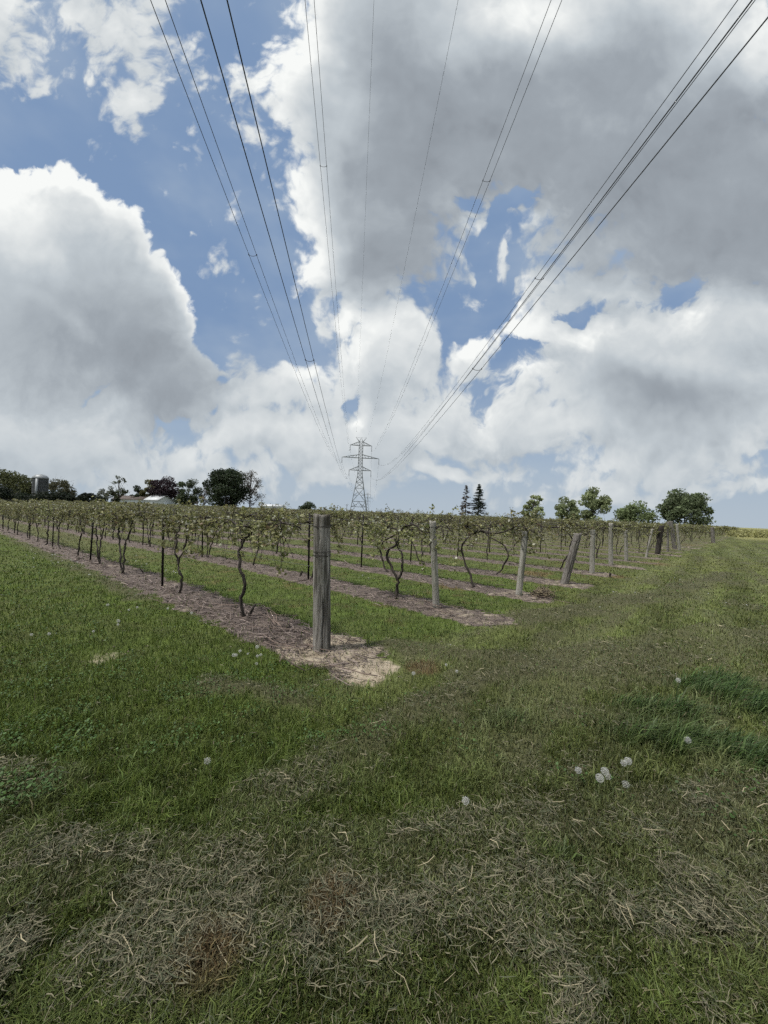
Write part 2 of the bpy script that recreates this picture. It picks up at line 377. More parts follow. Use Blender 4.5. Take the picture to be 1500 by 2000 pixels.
def noise_mat(name,c1,c2,scale=8,rough=.85,stretch=(1,1,1),bumpd=.01,bs=.5,detail=6,metal=0):
    m,t,b=pmat(name,rough); mp=t.n('ShaderNodeMapping'); t.set(mp.inputs[0],objco(t)); mp.inputs['Scale'].default_value=stretch
    f=t.noise(mp.outputs[0],scale,detail,.6); t.set(b.inputs['Base Color'],t.mix(t.mr(f,.3,.7),c1,c2)); bump(t,b,f,bs,bumpd); b.inputs['Metallic'].default_value=metal
    M[name]=m; return m
noise_mat('bark',(.018,.015,.013),(.060,.050,.042),26,.9,(1,1,.25),.01,.8)
noise_mat('tree_bark',(.05,.043,.037),(.12,.105,.09),6,.9,(1,1,.3),.03,.6)
noise_mat('stake_steel',(.012,.011,.011),(.03,.024,.02),18,.7)
noise_mat('wire_steel',(.10,.10,.10),(.16,.155,.15),30,.5,metal=.4)
noise_mat('conductor_metal',(.040,.042,.047),(.060,.063,.068),3,.55,metal=.2)
noise_mat('tower_steel',(.105,.118,.118),(.165,.18,.18),.8,.6,metal=.2)
noise_mat('insulator_glass',(.07,.085,.09),(.11,.12,.125),3,.3)
noise_mat('pole_wood',(.06,.05,.045),(.12,.11,.10),4,.9,(1,1,.1))
noise_mat('silo_concrete',(.055,.058,.062),(.085,.09,.095),1.2,.9,(1,1,3),.05)
noise_mat('silo_dome_metal',(.20,.215,.225),(.27,.285,.295),1.5,.5,metal=.2)
noise_mat('barn_siding',(.50,.54,.56),(.72,.76,.78),1.6,.85,(5,5,.2),.03)
noise_mat('barn_roof_metal',(.42,.44,.46),(.60,.62,.64),1.0,.5,(3,.4,1),.02)
noise_mat('shed_roof_shingle',(.07,.055,.048),(.12,.10,.09),2.0,.9)
noise_mat('dark_opening',(.012,.012,.014),(.025,.025,.028),2,.9)
M['grass']=leaf_mat('grass_blade',.30,.55); M['hay']=leaf_mat('hay_straw',.12,.75); M['vine_leaf']=leaf_mat('grape_leaf',.38,.5,.14); M['tree_leaf']=leaf_mat('tree_leaf',.42,.6); M['needle']=leaf_mat('conifer_needle',.1,.7)
m,t,b=pmat('twig_bark',.85); t.set(b.inputs['Base Color'],attr(t).outputs['Color']); M['twig']=m
M['seed']=leaf_mat('seed_fluff',.4,.9)
def ground_mat():
    m,t,b=pmat('ground_turf',.95,.15)
    co=objco(t); z=attr(t,'zone'); sp=t.n('ShaderNodeSeparateColor'); t.set(sp.inputs[0],z.outputs['Color'])
    bed,soil,hay=sp.outputs[0],sp.outputs[1],sp.outputs[2]
    turf=attr(t).outputs['Color']
    f1=t.noise(co,35,5,.65); f2=t.noise(co,7,6,.6); f3=t.noise(co,1.3,5,.6)
    mp=t.n('ShaderNodeMapping'); t.set(mp.inputs[0],co); mp.inputs['Rotation'].default_value=(0,0,R(-46)); mp.inputs['Scale'].default_value=(1,4,1)
    f4=t.noise(mp.outputs[0],14,6,.7,1.0)
    mul=t.n('ShaderNodeMix',data_type='RGBA',blend_type='MULTIPLY'); mul.inputs[0].default_value=1
    t.set(mul.inputs[6],turf); t.set(mul.inputs[7],t.mix(f1,(.35,.36,.32),(1.15,1.15,1.05)))
    g=t.mix(t.mr(f3,.35,.7,0,.35),mul.outputs[2],t.mix(f1,(.05,.05,.02),(.11,.10,.05)))
    mulch=t.mix(t.mr(f4,.25,.75),(.042,.034,.030),(.195,.158,.138))
    mulch=t.mix(t.mr(f2,.5,.75,0,.4),mulch,(.24,.20,.165))
    sand=t.mix(t.mr(f2,.3,.75),(.21,.172,.125),(.40,.345,.265))
    sand=t.mix(t.mr(f1,.55,.75,0,.35),sand,(.12,.10,.075))
    hayc=t.mix(f1,(.030,.034,.014),(.105,.10,.055))
    c=t.mix(hay,g,hayc)
    bn=t.m('ADD',bed,t.m('MULTIPLY',t.m('SUBTRACT',f1,.5),.9))
    c=t.mix(t.mr(bn,.3,.7),c,mulch)
    sn=t.m('ADD',soil,t.m('MULTIPLY',t.m('SUBTRACT',f2,.5),1.0))
    c=t.mix(t.mr(sn,.35,.75),c,sand)
    t.set(b.inputs['Base Color'],c)
    bump(t,b,t.m('ADD',t.m('MULTIPLY',f1,.6),t.m('ADD',t.m('MULTIPLY',f4,bed),f2)),.7,.03)
    return m
# ------------------------------------------------------------------ ground sheet
def axis(lo,hi,near_lo,near_hi,step,g):
    a=[x for x in np.arange(near_lo,near_hi,step)]
    x=near_hi; s=step
    while x<hi: a.append(x); s*=g; x+=s
    a.append(hi); x=near_lo; s=step; l=[]
    while x>lo:
        s*=g; x-=s; l.append(max(x,lo))
    return np.array(sorted(set(l))+a)
xs=axis(-2500,2500,-5,6,.075,1.022); ys=axis(-40,4000,.8,9,.075,1.022)
gx,gy=np.meshgrid(xs,ys); nx,ny=len(xs),len(ys)
Z=zones(gx.ravel(),gy.ravel()); gz=height(gx.ravel(),gy.ravel(),Z)
gg=Geo(); i=np.arange(ny-1)[:,None]*nx+np.arange(nx-1)[None]; i=i.ravel()
sunlit_crop=sstep(gy.ravel()-40-.05*gx.ravel(),0,20)*sstep(gx.ravel()/np.maximum(gy.ravel(),1)-.905,0,.03)*(gy.ravel()>40)
tc_=turf_colour(Z); tc_=tc_*(1-sunlit_crop[:,None])+np.array((.30,.29,.13))*sunlit_crop[:,None]  # sunlight painted into the far field as a paler yellow-green
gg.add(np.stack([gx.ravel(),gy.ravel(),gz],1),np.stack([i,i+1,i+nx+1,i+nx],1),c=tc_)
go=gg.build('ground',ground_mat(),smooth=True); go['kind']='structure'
za=go.data.attributes.new('zone','FLOAT_COLOR','POINT')
za.data.foreach_set('color',np.stack([Z['bed']*(1-sunlit_crop),Z['soil']*(1-sunlit_crop),Z['hay']*(1-sunlit_crop),np.ones(len(gz))],1).astype('f').ravel())
# ------------------------------------------------------------------ grass: blades of turf, thinning with distance
def scatter(n,ymax,ylo=14,xlo=-260,xhi=1760):
    px=rng.uniform(xlo,xhi,n); h0=1002+(px-750)*.0402; py=h0+ylo+rng.uniform(0,1,n)*(ymax-h0-ylo)
    u=(px-750)/F; v=(1000-py)/F; d=np.stack([u,v,np.ones(n)],1)@np.array(CAMROT).T
    k=EYE/-d[:,2]; return d[:,0]*k,d[:,1]*k
def blades(g,x,y,z0,h,w,lean,az,col,faced=None):
    n=len(x); ax=np.cos(az); ay=np.sin(az)
    fa=rng.uniform(0,2*np.pi,n); px_=np.cos(fa)*w/2; py_=np.sin(fa)*w/2
    mx=x+ax*h*lean*.35; my=y+ay*h*lean*.35; mz=z0+h*.62; tx=x+ax*h*lean; ty=y+ay*h*lean; tz=z0+h*(1-.25*lean)
    v=np.stack([np.stack([x-px_,y-py_,z0-.01],1),np.stack([x+px_,y+py_,z0-.01],1),np.stack([mx+px_*.8,my+py_*.8,mz],1),np.stack([mx-px_*.8,my-py_*.8,mz],1),np.stack([tx,ty,tz],1)],1).reshape(-1,3)
    b=np.arange(n)*5; c=np.repeat(col,5,0)
    g.add(v,np.stack([b,b+1,b+2,b+3],1),np.stack([b+3,b+2,b+4],1),c)
def make_grass(N):
    x,y=scatter(N,2120); z=zones(x,y); d=z['d']
    keep=rng.uniform(0,1,N)>np.clip(z['bed']*1.15+z['soil']*1.2,0,.94)
    keep&=rng.uniform(0,1,N)>.12*z['hay']
    keep&=(d<70)
    x=x[keep];y=y[keep]; z={k:v[keep] for k,v in z.items()}; d=z['d']; n=len(x)
    c=turf_colour(z)*rng.uniform(.62,1.5,(n,1))*np.array((1,1,1))+rng.normal(0,.004,(n,3)); 
    strawy=rng.uniform(0,1,n)<(.02+.06*z['near']+.22*z['dead']+.02*z['head']); c[strawy]=np.array((.15,.135,.075))*rng.uniform(.6,1.3,(strawy.sum(),1))
    c=np.clip(c,.008,.5)
    h=rng.uniform(.028,.066,n)*(.55+.9*sstep(fbm(x*6.5,y*6.5,61),.3,.7))+z['tuft']*rng.uniform(.06,.17,n)+.02*z['dead']
    h*=1-.25*z['hay']
    big=(rng.uniform(0,1,n)<.10)&(z['hay']<.5); h[big]*=rng.uniform(1.0,1.6,big.sum()); h*=1-.30*sstep(2.6-d,0,1)
    w=np.maximum((1+.8*big*sstep(d,1.2,3))*rng.uniform(.0030,.0062,n)*(1+.3*z['tuft']),d*.0013)
    blades(G,x,y,height(x,y,z),h,w,rng.uniform(.1,1.0,n)*(1+.3*z['tuft']),np.where(z['tuft']>.4,rng.normal(-.5,.7,n),rng.uniform(0,6.28,n)),c)
G=Geo(); make_grass(NGRASS)
tag(G.build('grass',M['grass']),kind='stuff')
# ------------------------------------------------------------------ dry clippings lying on the turf
def sticks(g,x,y,z0,L,w,az,tilt,col,flat=True):
    n=len(x); dx=np.cos(az); dy=np.sin(az); bend=rng.normal(0,.22,n)
    P=[]
    for f,k in ((-.5,0),(0,1),(.5,0)):
        P.append(np.stack([x+dx*L*f-dy*L*bend*k*.5,y+dy*L*f+dx*L*bend*k*.5,z0+tilt*L*(f+.5)+.25*L*k*np.abs(bend)],1))
    sx=-dy*w/2; sy=dx*w/2; rz=rng.uniform(-.6,.6,n)*w
    off=np.stack([sx,sy,rz],1)
    v=np.stack([P[0]-off,P[0]+off,P[1]-off,P[1]+off,P[2]-off*.5,P[2]+off*.5],1).reshape(-1,3)
    b=np.arange(n)*6
    g.add(v,np.vstack([np.stack([b,b+1,b+3,b+2],1),np.stack([b+2,b+3,b+5,b+4],1)]),c=np.repeat(col,6,0))
g=Geo(); N=NHAY
x,y=scatter(N,2120); z=zones(x,y); keep=(rng.uniform(0,1,N)<z['hay']**1.5*(.46-.08*z['near'])*(.16+1.0*sstep(fbm(x*3.6+.6*y,y*4.6,97),.42,.60))+.015*z['near']+.02*z['head']+.010)&(z['bed']<.3)&(z['d']<30)
x=x[keep];y=y[keep]; z={k:v[keep] for k,v in z.items()}; n=len(x)
col=np.array((.160,.148,.098))*rng.uniform(.45,1.35,(n,1)); pale=rng.uniform(0,1,n)<.022; col[pale]=np.array((.33,.29,.19))*rng.uniform(.7,1.2,(pale.sum(),1)); gr=rng.uniform(0,1,n)<.3; col[gr]=np.array((.075,.085,.05))*rng.uniform(.6,1.3,(gr.sum(),1))
L=rng.uniform(.016,.055,n)*(1+.9*pale); w=np.maximum(rng.uniform(.0013,.0026,n)*(1+.25*pale),z['d']*.0010)
sticks(g,x,y,height(x,y,z)+rng.uniform(.012,.05,n),L,w,rng.uniform(0,6.28,n),rng.normal(0,.22,n),col)
tag(g.build('hay_clippings',M['hay']),kind='stuff')
# ------------------------------------------------------------------ pruned canes and wood mulch in the vine beds
g=Geo(); N=NTWIG
x,y=scatter(N,1360); z=zones(x,y); keep=(rng.uniform(0,1,N)<z['bed']*(1-.8*z['soil']))&(z['d']<45)
x=x[keep];y=y[keep]; z={k:v[keep] for k,v in z.items()}; n=len(x)
base=np.where(rng.uniform(0,1,(n,1))<.5,np.array([[.094,.074,.068]]),np.array([[.20,.162,.145]])); col=base*rng.uniform(.4,1.35,(n,1))
L=rng.uniform(.04,.22,n); w=np.maximum(rng.uniform(.003,.008,n),z['d']*.0011)
az=np.arctan2(RD[1],RD[0])+rng.normal(0,.9,n)
sticks(g,x,y,height(x,y,z)+rng.uniform(.004,.03,n),L,w,az,rng.normal(0,.12,n),col)
big=rng.uniform(0,1,n)<1.2/np.maximum(z['d'],3)**1.6*.25
for i in np.nonzero(big)[0][:260]:
    L=rng.uniform(.25,.8); a=az[i]; q=np.linspace(-.5,.5,6); bn=rng.normal(0,.12); zz=hz(x[i],y[i])+rng.uniform(.01,.04)
    p=np.stack([x[i]+np.cos(a)*L*q-np.sin(a)*L*bn*np.cos(q*3)+rng.normal(0,.008,6),y[i]+np.sin(a)*L*q+np.cos(a)*L*bn*np.cos(q*3)+rng.normal(0,.008,6),zz+rng.uniform(0,.03,6)+.1*rng.uniform(0,.6)*(q+.5)],1)
    g.tube(p,np.linspace(.006,.003,6)*rng.uniform(.6,1.2),5,c=np.array((.16,.12,.10))*rng.uniform(.35,1.5))
tag(g.build('pruned_canes',M['twig']),kind='stuff')
# ------------------------------------------------------------------ clods and small stones on the bare soil
g=Geo(); x,y=scatter(16000,1380); z=zones(x,y); keep=(rng.uniform(0,1,len(x))<np.maximum(z['bed']*.5,z['soil']))&(z['d']<16)
x=x[keep];y=y[keep]; z={k:v[keep] for k,v in z.items()}; n=len(x); r=np.maximum(rng.uniform(.004,.016,n)**1.0,z['d']*.0009); h0=height(x,y,z)
O=np.array([(1,0,0),(0,1,0),(-1,0,0),(0,-1,0),(0,0,.75),(0,0,-.5)]); v=(O[None]*r[:,None,None]*rng.uniform(.6,1.3,(n,6,1))); an=rng.uniform(0,6.28,n); ca,sa=np.cos(an)[:,None],np.sin(an)[:,None]; v=np.stack([v[...,0]*ca-v[...,1]*sa+x[:,None],v[...,0]*sa+v[...,1]*ca+y[:,None],v[...,2]+h0[:,None]+.003],-1)
b=np.arange(n)*6; T=np.vstack([np.stack([b+i,b+(i+1)%4,b+4],1) for i in range(4)]+[np.stack([b+(i+1)%4,b+i,b+5],1) for i in range(4)])
cc=np.where(z['soil'][:,None]>.4,np.array([[.30,.25,.185]]),np.array([[.16,.125,.10]]))*rng.uniform(.5,1.35,(n,1)); g.add(v.reshape(-1,3),t=T,c=np.repeat(cc,6,0)); tag(g.build('soil_clods',M['twig']),kind='stuff')
# ------------------------------------------------------------------ clover and broad weeds in the lush turf
g=Geo(); N=NCLOV
x,y=scatter(N,1750,30); z=zones(x,y); keep=(rng.uniform(0,1,N)<sstep(z['n2'],.42,.6)*z['lush']*.6)&(z['d']>2.6)&(z['bed']<.2)&(z['soil']<.2)&(z['d']<14)
x=x[keep];y=y[keep]; z={k:v[keep] for k,v in z.items()}; n=len(x)
hh=height(x,y,z)+rng.uniform(.03,.075,n); r=np.maximum(rng.uniform(.005,.010,n),z['d']*.0015)
ang=rng.uniform(0,6.28,n); tl=rng.normal(0,.35,(n,2)); vs=[]
for k in range(5):
    a=ang+k*2*np.pi/5; ca=np.cos(a)*r*rng.uniform(.75,1.1,n); sa=np.sin(a)*r*rng.uniform(.75,1.1,n); vs.append(np.stack([x+ca,y+sa,hh+ca*tl[:,0]+sa*tl[:,1]],1))
v=np.stack(vs,1).reshape(-1,3); b=np.arange(n)*5
col=np.array((.052,.098,.026))*rng.uniform(.6,1.5,(n,1)); g.add(v,np.stack([b,b+1,b+2,b+3],1),np.stack([b,b+3,b+4],1),np.repeat(col,5,0))
tag(g.build('clover',M['grass']),kind='stuff')
# ------------------------------------------------------------------ wooden end posts
def post_mat(name,a,b_,c_,stain=0.0,moss=0.0):
    m,t,b=pmat(name,.9,.2); co=objco(t); mp=t.n('ShaderNodeMapping'); t.set(mp.inputs[0],co); mp.inputs['Scale'].default_value=(1,1,.06)
    f=t.noise(mp.outputs[0],38,4,.6,.3); g=t.noise(mp.outputs[0],16,3,.55); k=t.noise(co,6,4,.6)
    col=t.mix(t.mr(f,.3,.7),a,b_); col=t.mix(t.mr(g,.50,.66,0,.85),col,c_)
    if moss: col=t.mix(t.mr(k,.48,.7,0,moss),col,(.095,.105,.055))
    if stain:
        sp=t.n('ShaderNodeSeparateXYZ'); t.set(sp.inputs[0],co)
        edge=t.m('ADD',sp.outputs[2],t.m('MULTIPLY',t.m('SUBTRACT',f,.5),.12))
        side=t.mr(t.m('ADD',sp.outputs[0],t.m('MULTIPLY',k,.05)),-.02,.04)
        col=t.mix(t.m('MULTIPLY',t.mr(edge,stain-.02,stain+.02),t.m('MULTIPLY_ADD',side,.55,.25)),col,(.030,.024,.014))
    gr=t.n('ShaderNodeAttribute',attribute_name='tint'); col=t.mix(1.0,col,gr.outputs['Color'],'MULTIPLY')
    t.set(b.inputs['Base Color'],col); bump(t,b,t.m('ADD',f,g),1.0,.012); return m
PM=[post_mat('grey_weathered_wood',(.115,.105,.094),(.33,.312,.285),(.040,.035,.031),1.40,.25),
    post_mat('pale_weathered_wood',(.21,.20,.175),(.36,.345,.31),(.12,.115,.09),0,.45),
    post_mat('dark_creosote_wood',(.030,.026,.024),(.06,.052,.046),(.02,.018,.016)),
    post_mat('brown_grey_wood',(.12,.11,.10),(.21,.195,.18),(.06,.052,.045),0,.2)]
def post(name,base,top,r,mat,label,cracks=0,wraps=(),taper=.93,seed=0,cat='post'):
    """base and top are pixels of the photograph; the post stands on the ground and leans between them"""
    gx_,gy_=gpx(*base); zb=hz(gx_,gy_); tp=world(*top,gy_); b=np.array((gx_,gy_,zb)); ax=tp-b
    r2=np.random.default_rng(seed+3); n,mz=56,46
    th=np.arange(n)/n*2*np.pi; hh=np.linspace(-.12,1,mz)
    rad=np.ones((mz,n))*r*(1-(1-taper)*np.clip(hh,0,1))[:,None]
    rad*=1+.025*np.sin(th*2+r2.uniform(0,6))+.018*np.sin(th*3+r2.uniform(0,6)+hh[:,None]*1.5)
    fine=np.zeros((mz,n))
    for q in range(26):
        c0=r2.integers(0,n); a0,a1=sorted(r2.uniform(-.1,1.1,2)); dep=r2.uniform(.01,.035)
        fine[:,c0]+=dep*sstep(hh,a0-.02,a0+.03)*(1-sstep(hh,a1-.03,a1+.02))
    cs=[]
    for (cx,a0,a1,dep,wd) in (cracks or []):
        k=sstep(hh,a0-.03,a0+.03)*(1-sstep(hh,a1-.03,a1+.03)); wob=.10*np.sin(hh*9+cx)+.05*np.sin(hh*31)
        fine+=dep*k[:,None]*np.exp(-((np.angle(np.exp(1j*(th[None]-cx-wob[:,None])))/wd)**2))
    rad*=1-fine
    tint=np.clip(1.05-fine*5,.2,1)
    ringc=b+hh[:,None]*ax
    v=ringc[:,None]+rad[...,None]*np.stack([np.cos(th),np.sin(th),0*th],1)[None]
    v[-1,:,2]+=.006*np.sin(th*2+1)+.004*r2.normal(size=n)
    g=Geo(); i=np.arange(mz-1)[:,None]*n; j=np.arange(n)[None]; k=(j+1)%n
    # top: rim, inner ring, centre
    inner=v[-1]*.4+v[-1].mean(0)*.6; inner[:,2]-=.006; cen=v[-1].mean(0)-np.array((0,0,.01))
    vv=np.vstack([v.reshape(-1,3),inner,cen[None]]); e=mz*n
    qq=np.vstack([np.stack([i+j,i+k,i+n+k,i+n+j],-1).reshape(-1,4),np.stack([(mz-1)*n+j[0],(mz-1)*n+k[0],e+k[0],e+j[0]],1)])
    tt=[(e+jj,e+(jj+1)%n,e+n) for jj in range(n)]
    g.add(vv-b,qq,tt,np.repeat(np.concatenate([tint.ravel(),np.full(n+1,.8)])[:,None],3,1))
    root=thing('vine_post',label,cat,b,0,'wooden end posts along the headland')
    o=g.build('post_shaft',mat,root,True)
    hs=[]
    for h in wraps:
        w=Geo(); a=np.linspace(0,2*np.pi*2.06,70); rr=r*(1-(1-taper)*h)*1.045+.0022
        p=np.stack([np.cos(a)*rr,np.sin(a)*rr,h*ax[2]+.008*np.sin(a*.5+1)+.010*a/12],1)+ax*h*np.array((1,1,0))
        w.tube(p,.0019,5); w.build('wire_wrap',M['stake_steel'],root)
    return root,b,ax
POSTS=[ # base px, top px, radius, material, label
 ((628,1270),(629,1005),.100,0,'thick cracked grey wooden end post standing nearest the camera, wrapped in wire',(.908,.722,.697),((4.95,-.1,.38,.22,.07),(4.62,.3,1.05,.09,.05),(5.25,.5,1.1,.06,.05),(4.2,.1,.8,.05,.05),(4.45,-.1,.6,.04,.04),(5.5,0,.9,.05,.06)),None),
 ((852,1190),(845,1018),.060,1,'slim pale upright end post with greenish lichen, next behind the thickest post',(.93,),(),None),
 ((1013,1163),(1027,1037),.066,1,'pale round end post tilting right beside a pile of prunings',(.9,),(),None),
 ((1102,1142),(1129,1042),.095,3,'stout rough brown grey end post tilting strongly right in front of a vine',(.85,),((4.6,.0,.9,.12,.1),),None),
 ((1156,1121),(1158,1035),.072,1,'short weathered end post between the strongly tilted stout post and a taller pale post',(.9,),(),None),
 ((1193,1105),(1193,1022),.075,1,'tall pale upright end post with dark top, before the ring shaped vine',(.93,),(),None),
 ((1223,1096),(1222,1036),.070,1,'short pale end post just right of the ring shaped vine trunk',(.9,),(),None),
 ((1262,1090),(1274,1033),.050,1,'thin yellowish end post tilting right beside the black post',(.9,),(),None),
 ((1284,1083),(1292,1027),.125,2,'thick blackened end post with a clump of grass at its foot',(.9,),(),None),
 ((1304,1078),(1305,1020),.060,3,'thin brown post standing close against a leaning grey brace post',(),(),None),
 ((1318,1073),(1310,1018),.130,3,'thick grey brace post tilting left, in the cluster past the black post',(),(),None),
 ((1327,1075),(1322,1024),.075,1,'silvery slim post tilting left at the right edge of the post cluster',(),(),None),
 ((1393,1060),(1391,1030),.150,3,'lone dark end post farthest along the headland, at the last near rows',(),(),None)]
PB=[]
for q,(b_,t_,r_,mt,lab,wr,cr_,_) in enumerate(POSTS):
    root,b,ax=post('p',b_,t_,r_,PM[mt],lab,cr_,wr,seed=q); PB.append((b,ax))
# ------------------------------------------------------------------ grapevines
LEAF=np.array([(0,0),(.28,-.12),(.50,.18),(.33,.42),(.36,.75),(0,.98),(-.36,.75),(-.33,.42),(-.50,.18),(-.28,-.12)])
def leaves(g,P,size,simple,cols):
    n=len(P)
    A=rng.normal(size=(n,3))*np.array((1,1,.8)); A[:,2]-=.15; A/=np.linalg.norm(A,axis=1)[:,None]
    B=rng.normal(size=(n,3)); B-=A*(A*B).sum(1)[:,None]; B/=np.linalg.norm(B,axis=1)[:,None]; N_=np.cross(A,B)
    if simple:
        sh=np.array([(-.42,0),(.42,.05),(.38,.9),(-.40,.85)]); fold=np.array((.12,.12,-.1,.05))
        v=P[:,None]+size[:,None,None]*(sh[None,:,1:2]*A[:,None]+sh[None,:,0:1]*B[:,None]+fold[None,:,None]*N_[:,None])
        b=np.arange(n)*4; g.add(v.reshape(-1,3),np.stack([b,b+1,b+2,b+3],1),c=np.repeat(cols,4,0))
    else:
        m=len(LEAF); v=P[:,None]+size[:,None,None]*(LEAF[None,:,1:2]*A[:,None]+LEAF[None,:,0:1]*B[:,None]+(np.abs(LEAF[:,0])*.55-.12*LEAF[:,1]**2)[None,:,None]*N_[:,None])
        mid=P+A*size[:,None]*.35; v=np.concatenate([v,mid[:,None]],1); b=np.arange(n)*(m+1)
        T=[np.stack([b+m,b+k,b+(k+1)%m],1) for k in range(m)]
        g.add(v.reshape(-1,3),t=np.vstack(T),c=np.repeat(cols,m+1,0))
LC=np.array([(.205,.205,.080),(.245,.24,.11),(.155,.17,.066),(.27,.265,.15),(.17,.13,.075),(.42,.42,.32)]); LP=np.array((.28,.25,.19,.14,.05,.09))
def leafcols(n): return np.clip(LC[rng.choice(6,n,p=LP)]*rng.uniform(.7,1.3,(n,1)),.01,.5)
def curve(pts,n,wob=0.0):
    pts=np.asarray(pts,float); m=len(pts); u=np.linspace(0,m-1,n); i=np.clip(u.astype(int),0,m-2); f=(u-i)[:,None]
    p=lambda k:pts[np.clip(k,0,m-1)]
    a,b,c,d=p(i-1),p(i),p(i+1),p(i+2)
    r=.5*(2*b+(c-a)*f+(2*a-5*b+4*c-d)*f**2+(3*b-a-3*c+d)*f**3)
    return r+rng.normal(0,wob,r.shape) if wob else r
def vine_geo(style,simple=False,half=1.25,nshoot=30):
    """a vine along local X with its trunk at the origin: trunk, cordon with canes, foliage"""
    tr,co,fo=Geo(),Geo(),Geo(); U=rng.uniform; ns=4 if simple else 7; kp=7 if simple else 24
    H=U(1.26,1.38); heads=[]
    def trunk(pts,r0,r1):
        p=curve(pts,kp,0 if simple else .011); tr.tube(p,np.linspace(r0,r1,kp)*.86*(1+(0 if simple else rng.uniform(-.22,.3,kp))),ns,wob=.22 if not simple else 0); return p[-1]
    if style==0: heads=[trunk([(0,0,-.05),(.04,.02,.25),(-.02,.0,.5),(.10,.05,.75),(.16,0,1.0),(-.02,-.05,1.2),(-.10,0,H)],.030,.020)]
    elif style==1: # two stems, one bulging round like a ring
        heads=[trunk([(0,0,-.05),(.01,0,.2),(-.02,.02,.36),(.12,.03,.55),(.25,.02,.76),(.24,0,.92),(.06,.02,1.02),(.02,0,1.2),(.06,0,H)],.034,.018)]
        trunk([(-.02,.01,.36),(-.08,.0,.6),(-.10,.02,.85),(.02,.02,1.0),(.12,.0,1.15)],.024,.016); heads.append(np.array((-.1,0,H)))
    elif style==2: heads=[trunk([(0,0,-.05),(-.10,.0,.22),(-.26,.02,.5),(-.36,.0,.8),(-.30,.02,1.05),(-.12,0,1.2),(.10,.0,1.3),(.3,.02,H)],.028,.018)]
    elif style==3:
        heads=[trunk([(0,0,-.05),(.12,.04,.3),(.30,.0,.62),(.36,.02,.9),(.30,0,1.15),(.2,0,H)],.024,.016), trunk([(-.04,.03,-.05),(-.1,.05,.3),(-.05,.0,.7),(-.22,.0,1.0),(-.3,0,H)],.022,.014)]
    elif style==4: heads=[trunk([(0,0,-.05),(.03,0,.35),(-.03,.03,.7),(.02,-.03,1.0),(0,0,H)],.026,.018)]
    elif style==5: heads=[trunk([(0,0,-.05),(.22,.02,.25),(.34,0,.55),(.24,.03,.82),(.0,0,.98),(-.25,.03,1.1),(-.42,0,1.3)],.030,.02)]
    else: heads=[trunk([(0,0,-.05),(-.05,0,.3),(.04,.03,.55),(-.06,-.02,.85),(-.2,0,1.1),(-.16,0,H)],.022,.014), trunk([(.04,.03,.55),(.18,.05,.8),(.22,0,1.1),(.12,0,H)],.017,.012)]
    kc=8 if simple else 22; tips=[]
    hd=heads[0]
    for sgn in (-1,1):
        h0=heads[-1] if sgn>0 else hd
        pts=[h0]+[(h0[0]+sgn*(half-.05)*f+0,U(-.04,.04),1.37+U(-.09,.07)) for f in (.3,.55,.8,1.0)]
        p=curve(pts,kc,0 if simple else .008); co.tube(p,np.linspace(.020,.008,kc),ns-1 if ns>4 else 3,wob=.1 if not simple else 0); tips.append(p)
        for q in range(2 if simple else 11):   # long canes drooping or tied along the lower wire
            s=p[rng.integers(2,kc-2)]; e=s+np.array((U(-.6,.6),U(-.2,.2),U(-.65,.22))); md=(s+e)/2+np.array((U(-.1,.1),U(-.1,.1),U(.0,.26)))
            cp=curve([s,md,e],4 if simple else 9); co.tube(cp,np.linspace(.0062,.003,len(cp)),3 if simple else 4); tips.append(cp)
    P=[];
    allp=np.vstack(tips)
    for q in range(nshoot):
        s=allp[rng.integers(0,len(allp))]; L=U(.08,.36); dr=np.array((U(-.7,.7),U(-.7,.7),U(-1.15,.55) if U(0,1)<.87 else U(.3,1.0))); dr/=np.linalg.norm(dr)
        e=s+dr*L+np.array((0,0,-.10*L))
        if not simple: co.tube(np.array([s,(s+e)/2+rng.normal(0,.012,3),e]),(.0028,.0022,.0014),3,cap=False)
        k=rng.integers(6,11) if not simple else 4
        f=U(.25,1.08,k); P.append(s+(e-s)*f[:,None]+rng.normal(0,.030,(k,3)))
    P=np.vstack(P); n=len(P); size=U(.028,.064,n) if not simple else U(.09,.17,n)
    leaves(fo,P,size,simple,leafcols(n)); return tr,co,fo
VV=[]
for k in range(14):
    a,b,c=vine_geo(k%7,False,1.27,88 if k<7 else 74); VV.append((a.mesh('vine_trunk',M['bark'],True),b.mesh('vine_canes',M['bark'],True),c.mesh('vine_leaves',M['vine_leaf'])))
RROT=math.atan2(RD[1],RD[0]); VS=2.5
def inview(x,y,m=90,zt=1.5):
    if y<.5: return False
    a=project((x,y,.1)); return -m<a[0]<1500+m
rowt0=[1.72,1.15]+[rng.uniform(.9,1.7) for k in range(60)]
spots=[]
for k in range(0,45):
    i=0
    while True:
        t=rowt0[k]+VS*i+(rng.normal(0,.12) if i>1 else 0)
        if t>150: break
        if (k,i)==(0,1): t-=.42
        x,y=st2xy(RS[k]+rng.normal(0,.04),t-.065*RS[k])
        if inview(x,y) and (rng.uniform()>.04 or k<3) and np.hypot(x,y)<135: spots.append((np.hypot(x,y),k,i,x,y))
        i+=1
spots.sort(); NEAR=spots[:300]; FAR=spots[300:]
STY={(0,0):0,(0,1):6,(0,2):10,(0,3):3,(1,0):1,(1,1):9,(2,0):2,(2,1):5,(3,0):5,(4,0):2,(5,0):12,(6,0):8}
MIR={(2,0):1,(3,0):1}
SPECIAL={(0,0):'gnarled bent grapevine nearest the camera, just left of the thickest end post',(1,0):'old grapevine with a loop shaped double trunk between the two nearest end posts'}
